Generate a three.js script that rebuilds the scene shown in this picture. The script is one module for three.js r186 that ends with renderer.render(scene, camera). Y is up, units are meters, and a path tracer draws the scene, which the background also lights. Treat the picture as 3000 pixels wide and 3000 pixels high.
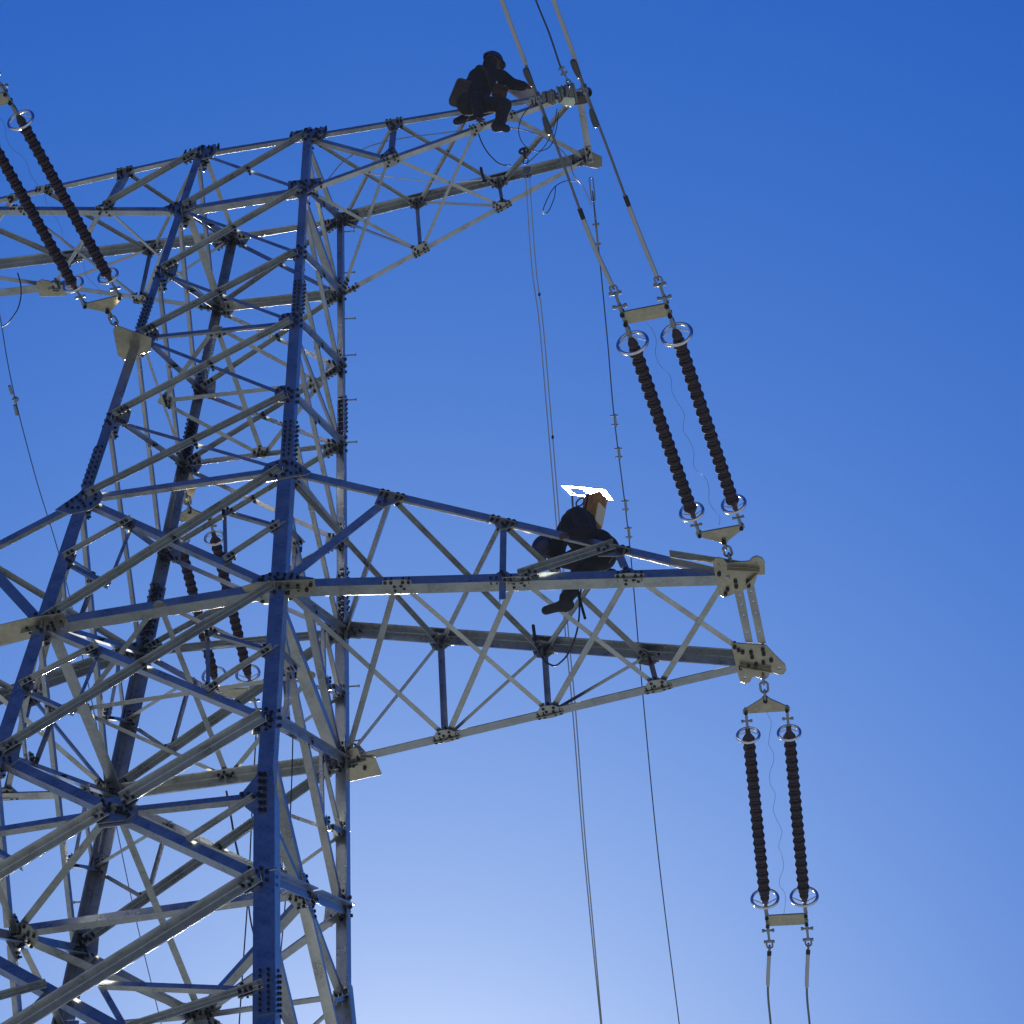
import * as THREE from 'three';
import { mergeGeometries } from 'three/addons/utils/BufferGeometryUtils.js';
import { MarchingCubes } from 'three/addons/objects/MarchingCubes.js';
import { RoundedBoxGeometry } from 'three/addons/geometries/RoundedBoxGeometry.js';

const V = (x, y, z) => new THREE.Vector3(x, y, z);
const scene = new THREE.Scene();

// ---------------------------------------------------------------- camera: a long lens on the ground, looking up at the tower head
const camera = new THREE.PerspectiveCamera(17.0615, 1, 0.1, 4000);
camera.position.set(10.5813, 1.6, 25.8448);
camera.up.set(0.140622, 0.658345, 0.739465);
camera.lookAt(10.5813 - 17.0442, 1.6 + 75.1833, 25.8448 - 63.6943);
camera.updateMatrixWorld(true);

// ---------------------------------------------------------------- sky: clear, deep blue away from the sun, pale and bright round it
const SUN = V(-0.2288, 0.576, -0.7848).normalize();
{
  const W = 1024, H = 512, data = new Float32Array(W * H * 4);
  for (let j = 0; j < H; j++) {
    const up = ((j + 0.5) / H - 0.5) * Math.PI, y = Math.sin(up);
    for (let i = 0; i < W; i++) {
      const a = ((i + 0.5) / W - 0.5) * 2 * Math.PI, x = Math.cos(a) * Math.cos(up), z = Math.sin(a) * Math.cos(up);
      const gam = Math.acos(Math.min(1, Math.max(-1, x * SUN.x + y * SUN.y + z * SUN.z))) * 180 / Math.PI;
      const low = Math.pow(1 - Math.max(0, y), 5), near = Math.exp(-gam / 1.4);
      const back = 0.52 + 0.48 * Math.exp(-gam * gam / 3600);
      data[(j * W + i) * 4] = 0.96 * Math.exp(-gam / 6.35) + 0.30 * low + 1.6 * near;
      data[(j * W + i) * 4 + 1] = 0.086 * Math.pow(back, 1.5) + 0.93 * Math.exp(-gam / 8.1) + 0.36 * low + 1.6 * near;
      data[(j * W + i) * 4 + 2] = 0.45 * back + 0.72 * Math.exp(-gam / 13) + 0.36 * low + 1.5 * near;
      data[(j * W + i) * 4 + 3] = 1;
    }
  }
  const sky = new THREE.DataTexture(data, W, H, THREE.RGBAFormat, THREE.FloatType);
  sky.mapping = THREE.EquirectangularReflectionMapping;
  sky.magFilter = sky.minFilter = THREE.LinearFilter;
  sky.needsUpdate = true;
  scene.background = sky;
  scene.environment = sky;
}

// ---------------------------------------------------------------- sun: behind the tower, just below the lower edge of the picture
const sun = new THREE.DirectionalLight(0xfff1dc, 4.8);
sun.position.copy(SUN).multiplyScalar(120);
sun.target.position.set(0, 30, 0);
sun.position.add(sun.target.position);
sun.castShadow = true;
sun.shadow.mapSize.set(4096, 4096);
Object.assign(sun.shadow.camera, { left: -40, right: 40, top: 45, bottom: -45, near: 1, far: 320 });
sun.name = 'sun';
scene.add(sun, sun.target);

// thin lit haze in the air between the camera and the tower
scene.fog = new THREE.FogExp2(0xc8dcff, 0.0006);

const renderer = new THREE.WebGLRenderer({ antialias: true });
renderer.toneMapping = THREE.LinearToneMapping;
renderer.toneMappingExposure = 1;
renderer.shadowMap.enabled = true;

// ---------------------------------------------------------------- helpers
let seed = 7;
const rnd = () => { seed = (seed * 1664525 + 1013904223) >>> 0; return seed / 4294967296; };
const used = {};
const numbered = (n) => { const k = used[n] = (used[n] ?? -1) + 1; return k ? n + '_' + String(k).padStart(3, '0') : n; };
function part(name, geos, mat, parent) {
  const list = (Array.isArray(geos) ? geos : [geos]).map((g) => (g.index ? g.toNonIndexed() : g));
  for (const g of list) for (const k of Object.keys(g.attributes)) if (!['position', 'normal', 'uv'].includes(k)) g.deleteAttribute(k);
  const m = new THREE.Mesh(list.length === 1 ? list[0] : mergeGeometries(list), mat);
  m.name = name; m.castShadow = m.receiveShadow = true;
  parent.add(m);
  return m;
}
function thing(name, label, category, pos, group) {
  const o = new THREE.Group(); o.name = numbered(name);
  if (pos) o.position.copy(pos);
  o.userData = { label, category }; if (group) o.userData.group = group;
  scene.add(o); return o;
}
function tag(o, label, category, group) { o.userData = { label, category }; if (group) o.userData.group = group; return o; }
const UP = V(0, 1, 0);
function noiseTex(size, fn, srgb) {
  const d = new Uint8Array(size * size * 4);
  for (let j = 0; j < size; j++) for (let i = 0; i < size; i++) { const c = fn(i / size, j / size); for (let k = 0; k < 3; k++) d[(j * size + i) * 4 + k] = Math.max(0, Math.min(255, c[k])); d[(j * size + i) * 4 + 3] = 255; }
  const t = new THREE.DataTexture(d, size, size); t.wrapS = t.wrapT = THREE.RepeatWrapping; t.magFilter = THREE.LinearFilter; t.minFilter = THREE.LinearMipmapLinearFilter; t.generateMipmaps = true;
  if (srgb) t.colorSpace = THREE.SRGBColorSpace; t.needsUpdate = true; return t;
}
// tiling value noise
function makeNoise(n, s) { let q = s; const r = () => { q = (q * 1664525 + 1013904223) >>> 0; return q / 4294967296; }; const g = Array.from({ length: n * n }, r);
  return (u, v) => { const x = u * n, y = v * n, i = Math.floor(x), j = Math.floor(y), a = x - i, b = y - j, sa = a * a * (3 - 2 * a), sb = b * b * (3 - 2 * b), G = (p, w) => g[((w % n + n) % n) * n + (p % n + n) % n];
    return (G(i, j) * (1 - sa) + G(i + 1, j) * sa) * (1 - sb) + (G(i, j + 1) * (1 - sa) + G(i + 1, j + 1) * sa) * sb; }; }
const nA = makeNoise(6, 11), nB = makeNoise(24, 23), nC = makeNoise(90, 37), nD = makeNoise(180, 51);
const zincMap = noiseTex(512, (u, v) => { const f = 0.84 + 0.13 * nA(u, v) + 0.09 * nB(u, v) + 0.06 * nC(u, v) - 0.03 * (nB(u, v + 0.37) > 0.82 ? 1 : 0); return [238 * f, 240 * f, 240 * f]; }, true);
const zincRough = noiseTex(512, (u, v) => { const f = 110 + 60 * nA(u, v) + 30 * nB(u, v) + 25 * nC(u, v); return [f, f, f]; });
const zincBump = noiseTex(512, (u, v) => { const f = 255 * (0.5 * nB(u, v) + 0.3 * nC(u, v) + 0.2 * nD(u, v)); return [f, f, f]; });
const zinc = (hex, metal = 0.84, rough = 0.5) => new THREE.MeshStandardMaterial({ color: hex, metalness: metal, roughness: rough, map: zincMap, roughnessMap: zincRough, bumpMap: zincBump, bumpScale: 0.0007 });
const STEEL = [zinc(0xb4b8ba), zinc(0xa6abae), zinc(0xbfc1be), zinc(0xadb2b0)];
const PLATE = zinc(0xa9aaa4), YOKE = zinc(0xb0a993, 0.84), BOLT = new THREE.MeshStandardMaterial({ color: 0x26282c, metalness: 0.6, roughness: 0.6 });
const FITTING = new THREE.MeshStandardMaterial({ color: 0x85898b, metalness: 0.85, roughness: 0.42 });
const ALU = new THREE.MeshStandardMaterial({ color: 0xd2d4d6, metalness: 1, roughness: 0.22 });
const plain = (hex, rough = 0.8, metal = 0, extra = {}) => new THREE.MeshStandardMaterial({ color: hex, roughness: rough, metalness: metal, ...extra });
const MID = (a, b, t = 0.5) => a.clone().lerp(b, t);

// ---------------------------------------------------------------- ground: dry pasture, out of sight below, lights the undersides
{
  const soil = noiseTex(512, (u, v) => { const f = 0.6 + 0.5 * nA(u, v) + 0.25 * nB(u, v) + 0.2 * nC(u, v); return [158 * f, 168 * f, 162 * f]; }, true);
  soil.repeat.set(140, 140);
  const g = new THREE.Mesh(new THREE.CircleGeometry(2500, 96).rotateX(-Math.PI / 2), new THREE.MeshStandardMaterial({ map: soil, roughness: 0.95 }));
  g.name = 'ground'; g.userData.kind = 'structure'; g.receiveShadow = true; scene.add(g);
}

// ---------------------------------------------------------------- joints of the tower, in metres
const P = {
N1: [0.723,39.583,0.806],
N2: [0.814,38.206,0.891],
N3: [0.916,36.657,0.988],
N4: [1.02,35.08,1.086],
N5: [1.126,33.46,1.187],
N6: [1.224,31.968,1.28],
N7: [1.369,29.76,1.418],
N8: [1.519,27.486,1.559],
R1: [0.793,39.698,-0.785],
R2: [0.894,38.128,-0.884],
R3: [0.988,36.653,-0.978],
R4: [1.086,35.134,-1.074],
R5: [1.198,33.382,-1.186],
R6: [1.3,31.802,-1.286],
R7: [1.435,29.705,-1.419],
L1: [-0.794,39.609,0.793],
L2: [-0.879,38.215,0.88],
L3: [-0.969,36.744,0.971],
L4: [-1.057,35.294,1.061],
L5: [-1.162,33.571,1.168],
L6: [-1.259,31.993,1.267],
L7: [-1.399,29.684,1.41],
L8: [-1.533,27.486,1.547],
B1: [-0.792,39.683,-0.777],
B2: [-0.884,38.231,-0.868],
B3: [-0.988,36.612,-0.97],
B4: [-1.078,35.197,-1.058],
B5: [-1.179,33.613,-1.158],
B6: [-1.286,31.939,-1.263],
B7: [-1.431,29.668,-1.405],
NK: [1.591,26.39,1.628],
NT: [0.71,39.781,0.793],
RK: [1.647,26.39,-1.629],
RT: [0.787,39.781,-0.78],
LK: [-1.6,26.39,1.615],
LT: [-0.784,39.782,0.782],
BK: [-1.641,26.39,-1.611],
BT: [-0.785,39.782,-0.771],
R8: [1.578,27.473,-1.561],
B8: [-1.577,27.382,-1.549],
N9: [1.785,24.895,1.822],
R9: [1.842,24.895,-1.824],
L9: [-1.794,24.895,1.809],
B9: [-1.835,24.895,-1.805],
A1: [6.4,29.688,0.722],
A2: [6.482,29.705,-0.746],
T1: [4.419,39.948,0.573],
T2: [4.336,39.92,-0.578],
A1m: [-6.427,29.704,0.733],
A2m: [-6.427,29.704,-0.733],
T1m: [-4.498,39.796,0.433],
T2m: [-4.776,39.767,-0.665],
ua1: [1.91,39.7,0.731],
ua2: [2.957,39.804,0.665],
ub1: [1.935,38.748,0.792],
ub2: [3.085,39.303,0.691],
ub3: [3.475,39.492,0.656],
uc1: [1.882,39.766,-0.721],
uc2: [3.052,39.839,-0.653],
ud1: [1.985,38.696,-0.787],
ud2: [3.129,39.291,-0.685],
la1: [2.531,31.393,1.139],
la2: [3.836,30.818,0.999],
la3: [5.14,30.243,0.858],
lb1: [2.708,29.741,1.233],
lb2: [4.042,29.722,1.048],
lb2a: [3.884,29.724,1.07],
lb3: [5.289,29.704,0.876],
lc1: [2.585,31.282,-1.152],
lc2: [3.898,30.751,-1.015],
lc3: [5.176,30.234,-0.882],
ld1: [2.697,29.705,-1.251],
ld2: [3.966,29.705,-1.082],
ld3: [5.273,29.705,-0.907],
ua1m: [-1.906,39.665,0.685],
ua2m: [-3.127,39.727,0.567],
ub1m: [-2.079,38.739,0.732],
ub2m: [-3.447,39.336,0.563],
ub3m: [-3.475,39.492,0.656],
uc1m: [-1.941,39.707,-0.745],
uc2m: [-3.084,39.732,-0.713],
ud1m: [-2.0,38.649,-0.839],
ud2m: [-3.343,39.184,-0.754],
la1m: [-2.531,31.393,1.139],
la2m: [-3.836,30.818,0.999],
la3m: [-5.14,30.243,0.858],
lb1m: [-2.708,29.741,1.233],
lb2m: [-4.042,29.722,1.048],
lb2am: [-3.884,29.724,1.07],
lb3m: [-5.289,29.704,0.876],
lc1m: [-2.585,31.282,-1.152],
lc2m: [-3.898,30.751,-1.015],
lc3m: [-5.176,30.234,-0.882],
ld1m: [-2.697,29.705,-1.251],
ld2m: [-3.966,29.705,-1.082],
ld3m: [-5.273,29.705,-0.907],
FM4: [-0.019,35.187,1.074],
LM4: [-1.068,35.245,0.001],
RM4: [1.053,35.107,0.006],
BM4: [0.004,35.165,-1.066],
FM7: [-0.015,29.722,1.414],
LM7: [-1.415,29.676,0.003],
RM7: [1.402,29.733,-0.001],
BM7: [0.002,29.686,-1.412],
FC: [-0.006,26.294,1.674],
LC: [-1.676,26.262,-0.037],
RC: [1.668,26.288,-0.006],
BkC: [-0.031,26.257,-1.673],
NH: [1.606,26.275,1.643],
RH: [1.662,26.275,-1.644],
LH: [-1.615,26.275,1.63],
BH: [-1.655,26.275,-1.626],
N10: [2.218,21.567,2.255],
N11: [2.826,16.887,2.863],
N12: [3.57,11.167,3.607],
N13: [5.022,0.0,5.058],
N10h: [2.002,23.231,2.038],
R10: [2.274,21.567,-2.256],
R11: [2.883,16.887,-2.865],
R12: [3.626,11.167,-3.608],
R13: [5.078,0.0,-5.06],
R10h: [2.058,23.231,-2.04],
L10: [-2.227,21.567,2.242],
L11: [-2.835,16.887,2.851],
L12: [-3.579,11.167,3.594],
L13: [-5.031,0.0,5.046],
L10h: [-2.011,23.231,2.026],
B10: [-2.267,21.567,-2.238],
B11: [-2.876,16.887,-2.846],
B12: [-3.619,11.167,-3.59],
B13: [-5.071,0.0,-5.041],
B10h: [-2.051,23.231,-2.021],
ud3m: [-4.825,39.162,-0.663]
};
const Q = {
plateA1: [V(6.241,29.694,0.934), V(6.265,29.695,0.971), V(6.316,29.694,0.982), V(6.363,29.693,0.948), V(6.388,29.692,0.885), V(6.634,29.688,0.871), V(6.678,29.689,0.916), V(6.734,29.688,0.93), V(6.788,29.687,0.885), V(6.802,29.685,0.812), V(6.773,29.682,0.645), V(6.69,29.684,0.654), V(6.621,29.681,0.493), V(6.547,29.682,0.476), V(6.271,29.683,0.386), V(6.228,29.685,0.424), V(6.225,29.689,0.676)],
plateA2: [V(6.217,29.67,-0.335), V(6.263,29.67,-0.306), V(6.605,29.664,-0.402), V(6.688,29.66,-0.583), V(6.767,29.656,-0.734), V(6.766,29.654,-0.82), V(6.72,29.654,-0.875), V(6.666,29.655,-0.869), V(6.618,29.656,-0.832), V(6.572,29.656,-0.831), V(6.543,29.656,-0.895), V(6.484,29.656,-0.916), V(6.441,29.657,-0.877), V(6.404,29.658,-0.852), V(6.365,29.658,-0.864), V(6.326,29.657,-0.932), V(6.269,29.658,-0.941), V(6.221,29.659,-0.902), V(6.214,29.661,-0.788), V(6.217,29.664,-0.676)],
holesA1: [V(6.299,29.693,0.888), V(6.709,29.687,0.84)],
holesA2: [V(6.285,29.659,-0.85), V(6.694,29.656,-0.773)],
boltsA1: [V(6.278,29.69,0.75), V(6.437,29.686,0.615), V(6.432,29.684,0.538), V(6.573,29.684,0.597), V(6.569,29.683,0.526), V(6.33,29.685,0.514), V(6.296,29.684,0.454)],
boltsA2: [V(6.254,29.669,-0.36), V(6.29,29.668,-0.41), V(6.329,29.667,-0.45), V(6.421,29.665,-0.469), V(6.42,29.664,-0.543), V(6.558,29.664,-0.45), V(6.558,29.663,-0.518), V(6.264,29.663,-0.684), V(6.355,29.662,-0.675), V(6.446,29.661,-0.663), V(6.531,29.66,-0.646), V(6.624,29.66,-0.628)],
barA: [V(6.391,29.682,0.407), V(6.491,29.682,0.438), V(6.462,29.667,-0.365), V(6.38,29.668,-0.339)],
barB: [V(6.532,29.682,0.454), V(6.622,29.681,0.487), V(6.604,29.664,-0.394), V(6.518,29.666,-0.381)],
plateN7: [V(0.968,29.766,1.472), V(1.153,29.765,1.507), V(1.812,29.756,1.443), V(1.79,29.753,1.302), V(1.604,29.754,1.231), V(1.154,29.758,1.173), V(1.023,29.762,1.28)],
plateL7: [V(-2.042,29.687,1.466), V(-1.478,29.685,1.535), V(-1.096,29.683,1.534), V(-1.093,29.682,1.39), V(-1.291,29.682,1.265), V(-2.137,29.686,1.181)],
plateR7: [V(1.46,29.708,-1.253), V(1.57,29.708,-1.176), V(1.638,29.707,-1.188), V(1.644,29.704,-1.341), V(1.804,29.702,-1.38), V(1.817,29.696,-1.66), V(1.413,29.7,-1.711), V(1.386,29.702,-1.604)],
plateL4: [V(-1.257,35.06,1.393), V(-1.184,35.06,1.447), V(-1.018,35.06,1.324), V(-0.811,35.06,1.18), V(-0.891,35.06,0.977), V(-1.098,35.06,0.936), V(-1.257,35.06,0.904), V(-1.315,35.06,0.989)],
plateB4: [V(-1.188,35.197,-1.197), V(-0.996,35.197,-1.174), V(-0.974,35.197,-1.387), V(-1.136,35.197,-1.657), V(-1.241,35.197,-1.697), V(-1.241,35.197,-1.456)],
plateNH: [V(1.349,26.261,1.642), V(1.518,26.584,1.622), V(1.642,26.587,1.623), V(1.68,26.588,1.623), V(1.772,25.753,1.677), V(1.717,25.911,1.667), V(1.549,25.925,1.665), V(1.428,26.07,1.655)],
boltsNH: [V(1.375,26.256,1.643), V(1.457,26.24,1.644), V(1.422,26.168,1.649), V(1.542,26.535,1.626), V(1.591,26.525,1.626), V(1.555,26.422,1.633), V(1.603,26.412,1.634), V(1.568,26.309,1.64), V(1.616,26.3,1.641), V(1.58,26.197,1.648), V(1.628,26.188,1.648), V(1.593,26.086,1.655), V(1.641,26.077,1.656), V(1.605,25.975,1.662), V(1.653,25.966,1.663)],
plateFC: [V(-0.222,26.356,1.629), V(-0.186,26.426,1.625), V(-0.072,26.393,1.628), V(0.064,26.422,1.626), V(0.246,26.234,1.639), V(0.259,26.124,1.646), V(0.197,26.038,1.652), V(-0.158,26.04,1.65)],
strA: [V(6.42,29.783,0.829), V(-0.05,-0.1,1.0), V(1.0,0.0,0.05)],
strB: [V(6.492,29.612,-0.859), V(-0.1,-0.05,-1.0), V(1.0,0.0,-0.1)],
strC: [V(-1.294,35.35,1.191), V(-0.095,-0.1,1.0), V(1.0,0.0,0.09)],
strD: [V(-1.09,34.983,-1.308), V(-0.11,0.06,-1.0), V(1.0,0.0,0.0)],
earthAway: [V(4.278,39.857,-1.047), V(4.236,39.792,-1.463), V(4.066,39.215,-3.168), V(3.979,38.766,-4.037), V(3.741,38.549,-6.42), V(3.552,37.659,-8.306), V(3.288,36.726,-10.95), V(2.929,36.459,-14.533), V(2.733,36.299,-16.502)],
earthCam: [V(4.248,40.086,0.776), V(4.233,40.077,0.925), V(4.187,40.158,1.378), V(4.129,40.12,1.961), V(4.077,40.248,2.481)],
earthLeft: [V(-4.564,40.143,-1.61), V(-4.585,40.047,-1.878), V(-4.624,39.831,-2.367), V(-4.67,39.679,-2.944), V(-4.781,39.532,-4.324), V(-4.915,39.515,-6.007), V(-5.091,39.039,-8.199), V(-5.286,38.321,-10.637), V(-5.415,37.917,-12.258), V(-5.577,37.586,-14.277), V(-5.723,37.236,-16.102)],
ropeA: [V(3.596,38.966,0.0), V(3.643,37.384,-0.45), V(3.711,36.682,-0.6), V(3.794,35.202,-0.9), V(3.867,33.8,-1.2), V(3.936,31.865,-1.8), V(3.981,30.885,-2.1), V(4.042,29.163,-2.6), V(4.082,28.103,-3.0), V(4.132,26.983,-3.4), V(4.163,26.069,-3.8)],
ropeB: [V(3.648,38.952,0.0), V(3.699,37.37,-0.45), V(3.761,36.669,-0.6), V(3.843,35.191,-0.9), V(3.91,33.79,-1.2), V(3.974,31.857,-1.8), V(4.018,30.877,-2.1), V(4.071,29.158,-2.6), V(4.106,28.099,-3.0), V(4.144,26.982,-3.4), V(4.171,26.068,-3.8)],
pulley: [V(3.566,39.481,0.05), V(3.586,39.283,0.0), V(3.617,39.038,0.0)],
hose1: [V(3.033,39.428,0.5), V(3.118,39.111,0.5), V(3.248,38.8,0.5), V(3.372,38.664,0.45), V(3.495,38.684,0.4)],
rope2: [V(1.404,39.345,0.2), V(1.809,39.271,0.1), V(2.265,39.19,0.0), V(2.65,39.087,0.0), V(2.962,39.316,-0.2)],
rope3: [V(1.044,38.79,0.6), V(1.231,39.133,0.6), V(1.547,39.364,0.6), V(1.983,39.583,0.5), V(2.443,39.63,0.45), V(2.738,39.683,0.4), V(3.118,39.72,0.35), V(3.535,39.588,0.35), V(3.8,39.395,0.35), V(4.0,39.235,0.3), V(4.22,38.92,0.2), V(4.284,38.659,0.1), V(4.329,38.832,-0.2), V(4.351,39.052,-0.7)],
loop1: [V(3.836,39.536,0.75), V(3.697,39.231,0.75), V(3.658,38.957,0.7), V(3.696,38.851,0.6), V(3.781,38.826,0.5), V(3.899,38.755,0.5), V(4.036,38.819,0.5), V(4.123,39.079,0.55), V(4.162,39.434,0.6)],
loop2: [V(3.623,39.095,0.1), V(3.776,39.112,0.2), V(3.927,39.168,0.3), V(4.067,39.315,0.45), V(4.14,39.536,0.6)],
loop3: [V(4.28,38.802,-0.1), V(4.116,38.838,-0.1), V(3.992,38.762,-0.1), V(3.892,38.518,-0.1), V(3.841,38.209,-0.1), V(3.884,38.183,-0.1), V(3.973,38.458,-0.1), V(3.98,38.834,-0.15)],
hook1: [V(2.936,39.463,-0.1), V(2.968,39.272,-0.1), V(3.002,39.145,-0.1)],
hose2: [V(4.664,30.073,0.5), V(4.629,29.934,0.45), V(4.596,29.816,0.3), V(4.527,29.758,0.1), V(4.384,29.789,-0.2), V(4.217,29.944,-0.5), V(4.069,30.11,-0.7), V(3.965,30.216,-0.7), V(3.877,30.434,-0.7), V(3.83,30.617,-0.7)],
hook2: [V(3.811,30.842,-0.7), V(3.828,30.705,-0.7), V(3.843,30.603,-0.7)],
hoseL: [V(-3.836,39.462,-0.6), V(-3.757,39.206,-0.6), V(-3.702,38.881,-0.6), V(-3.733,38.683,-0.65), V(-3.887,38.656,-0.8), V(-4.316,39.367,-1.4)],
coil: [V(4.281,39.896,0.58), V(4.037,39.856,0.6), V(4.43,39.823,0.5), V(4.161,39.747,0.55), V(3.865,39.799,0.6)],
backropes: [V(0.048,31.191,-2.0), V(0.108,30.134,-2.0), V(0.154,29.395,-2.0), V(0.138,28.651,-2.2), V(0.119,27.614,-2.4), V(0.102,26.615,-2.6)],
backrope2: [V(-0.574,31.017,-2.9), V(-0.534,30.714,-3.1), V(-0.491,30.453,-3.2), V(-0.432,30.191,-3.3)],
backrope3: [V(0.825,30.025,-1.2), V(0.853,29.166,-1.3), V(0.861,27.691,-1.5), V(0.813,26.701,-1.7), V(0.805,25.852,-1.8)],
backrope4: [V(0.001,28.945,-2.5), V(0.073,28.482,-2.6), V(0.123,28.242,-2.7), V(0.191,27.843,-2.8)],
topman: [V(2.902,39.987,0.62), V(3.072,40.447,0.62), V(3.157,40.704,0.62), V(3.211,40.893,0.64), V(3.078,40.269,0.82), V(3.292,39.456,0.98), V(3.48,39.695,0.9), V(3.219,40.866,0.44), V(3.404,40.593,0.42), V(3.592,40.373,0.5), V(2.94,39.772,0.74), V(3.318,39.272,0.98), V(3.143,38.931,0.92), V(3.282,38.772,0.95), V(2.88,40.165,0.5), V(3.203,40.234,0.4), V(3.193,39.657,0.42), V(3.354,39.66,0.42), V(2.863,39.465,0.75), V(2.772,39.925,0.7)],
lowman: [V(4.853,30.411,0.55), V(4.701,30.966,0.58), V(4.518,30.975,0.66), V(4.299,30.437,0.78), V(4.685,30.894,0.78), V(4.825,30.338,0.98), V(4.641,30.345,1.04), V(4.518,31.363,0.42), V(4.354,30.957,0.36), V(4.307,30.55,0.5), V(4.868,30.209,0.68), V(4.677,29.965,0.74), V(4.488,29.55,0.72), V(4.276,29.447,0.72), V(4.789,30.516,0.44), V(4.911,30.995,0.22), V(4.897,30.621,0.2), V(4.771,30.519,0.2)],
box: [V(4.782,31.251,0.55)],
tray: [V(4.371,31.917,0.462), V(4.934,31.508,0.65), V(4.901,32.032,0.028), V(4.358,32.357,-0.069), V(4.501,31.576,0.4), V(4.486,31.847,0.4)],
strap: [V(4.596,30.104,0.5), V(4.649,29.82,0.5), V(4.711,29.515,0.5)],
board: [V(3.412,40.342,0.5), V(3.589,40.676,0.36), V(3.687,40.024,0.36), V(3.484,39.703,0.5)],
pouch: [V(3.402,39.759,0.86)],
bag: [V(2.914,39.821,0.88)],
pegs: [V(0.924,37.65,-0.915), V(0.972,36.911,-0.962), V(1.028,36.029,-1.018), V(1.081,35.217,-1.069), V(1.137,34.339,-1.125), V(1.356,30.923,-1.342), V(1.413,30.044,-1.397), V(0.807,39.483,-0.798), V(0.863,38.607,-0.854), V(-1.533,28.078,-1.505)],
plateT2: [V(4.133,39.92,-0.411), V(4.304,39.92,-0.363), V(4.512,39.92,-0.555), V(4.48,39.92,-0.711), V(4.401,39.92,-0.724), V(4.122,39.92,-0.594)],
plateD2: [V(-3.526,39.184,-0.609), V(-3.437,39.184,-0.578), V(-3.192,39.184,-0.687), V(-3.126,39.184,-0.809), V(-3.179,39.184,-0.914), V(-3.555,39.184,-0.854)],
condAL: [V(5.972,29.356,5.09), V(5.902,29.154,5.957), V(5.829,29.13,6.873), V(5.76,29.093,7.734), V(5.713,29.061,8.324), V(5.668,29.044,8.892), V(5.633,29.042,9.321)],
condAR: [V(6.441,29.356,5.114), V(6.366,29.202,6.049), V(6.295,29.14,6.94), V(6.229,29.063,7.763), V(6.188,29.087,8.272), V(6.147,29.055,8.789), V(6.114,29.078,9.202)],
condBL: [V(5.831,29.398,-5.109), V(5.689,29.27,-5.8), V(5.638,29.163,-6.28), V(5.527,28.929,-7.3)],
condBR: [V(6.299,29.398,-5.156), V(6.168,29.197,-5.8), V(6.12,29.092,-6.28), V(6.032,28.857,-7.3)]
};
const FP = {
N1: [V(0.467,39.74,0.773), V(0.958,39.728,0.775), V(0.952,39.545,0.787), V(0.824,39.444,0.793), V(0.562,39.525,0.787)],
L1: [V(-0.997,39.68,0.77), V(-0.585,39.766,0.766), V(-0.558,39.545,0.781), V(-0.608,39.447,0.787), V(-0.725,39.412,0.788), V(-0.916,39.506,0.781)],
N2: [V(0.574,38.373,0.861), V(0.573,38.467,0.855), V(1.044,38.41,0.861), V(1.008,38.21,0.873), V(0.78,37.967,0.888), V(0.602,38.196,0.872)],
L2: [V(-1.139,38.343,0.855), V(-0.949,38.413,0.851), V(-0.691,38.404,0.853), V(-0.665,38.203,0.866), V(-0.949,38.093,0.872), V(-1.08,38.224,0.863)],
N6: [V(0.928,31.961,1.274), V(0.99,32.113,1.265), V(1.152,32.161,1.263), V(1.311,32.122,1.266), V(1.563,31.807,1.287), V(1.519,31.758,1.29), V(1.311,31.769,1.288), V(1.018,31.747,1.289)],
L6: [V(-1.594,31.826,1.272), V(-1.356,32.069,1.257), V(-1.256,32.22,1.248), V(-1.14,32.212,1.249), V(-1.007,31.96,1.266), V(-1.043,31.802,1.276), V(-1.135,31.718,1.281), V(-1.376,31.689,1.282)],
N4: [V(0.781,35.221,1.064), V(0.823,35.323,1.058), V(0.962,35.315,1.059), V(1.082,35.229,1.065), V(1.1,34.924,1.085), V(0.835,34.973,1.08)],
N3: [V(0.727,36.678,0.97), V(0.774,36.793,0.963), V(0.909,36.77,0.965), V(0.931,36.557,0.979), V(0.75,36.592,0.976)],
N5: [V(0.911,33.597,1.169), V(0.932,33.719,1.161), V(1.064,33.728,1.161), V(1.103,33.37,1.185), V(0.935,33.413,1.181)],
N7: [V(1.061,29.902,1.407), V(1.153,29.967,1.403), V(1.311,29.987,1.403), V(1.687,29.829,1.415), V(1.8,29.773,1.419), V(1.055,29.848,1.411)],
N8: [V(1.351,27.253,1.579), V(1.346,27.364,1.571), V(1.412,27.611,1.556), V(1.567,27.619,1.556), V(1.613,27.201,1.583)]
};
const LOW = {pel: V(4.916,30.55,0.56), sp: V(4.723,30.686,0.6), ch: V(4.631,30.914,0.64), neck: V(4.465,31.083,0.52), head: V(4.212,30.884,0.4), sn: V(4.69,30.873,0.84), en: V(4.828,30.385,1.0), hn: V(4.657,30.342,1.04), sf: V(4.467,31.294,0.4), ef: V(4.346,31.084,0.3), hf: V(4.322,30.759,0.3), hpn: V(4.916,30.336,0.66), kn: V(4.639,30.048,0.66), an: V(4.505,29.698,0.62), tn: V(4.24,29.661,0.62), hpf: V(4.91,30.614,0.46), kf: V(4.435,30.65,0.4), af: V(4.708,30.659,0.2), tf: V(4.829,30.611,0.2)};
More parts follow.
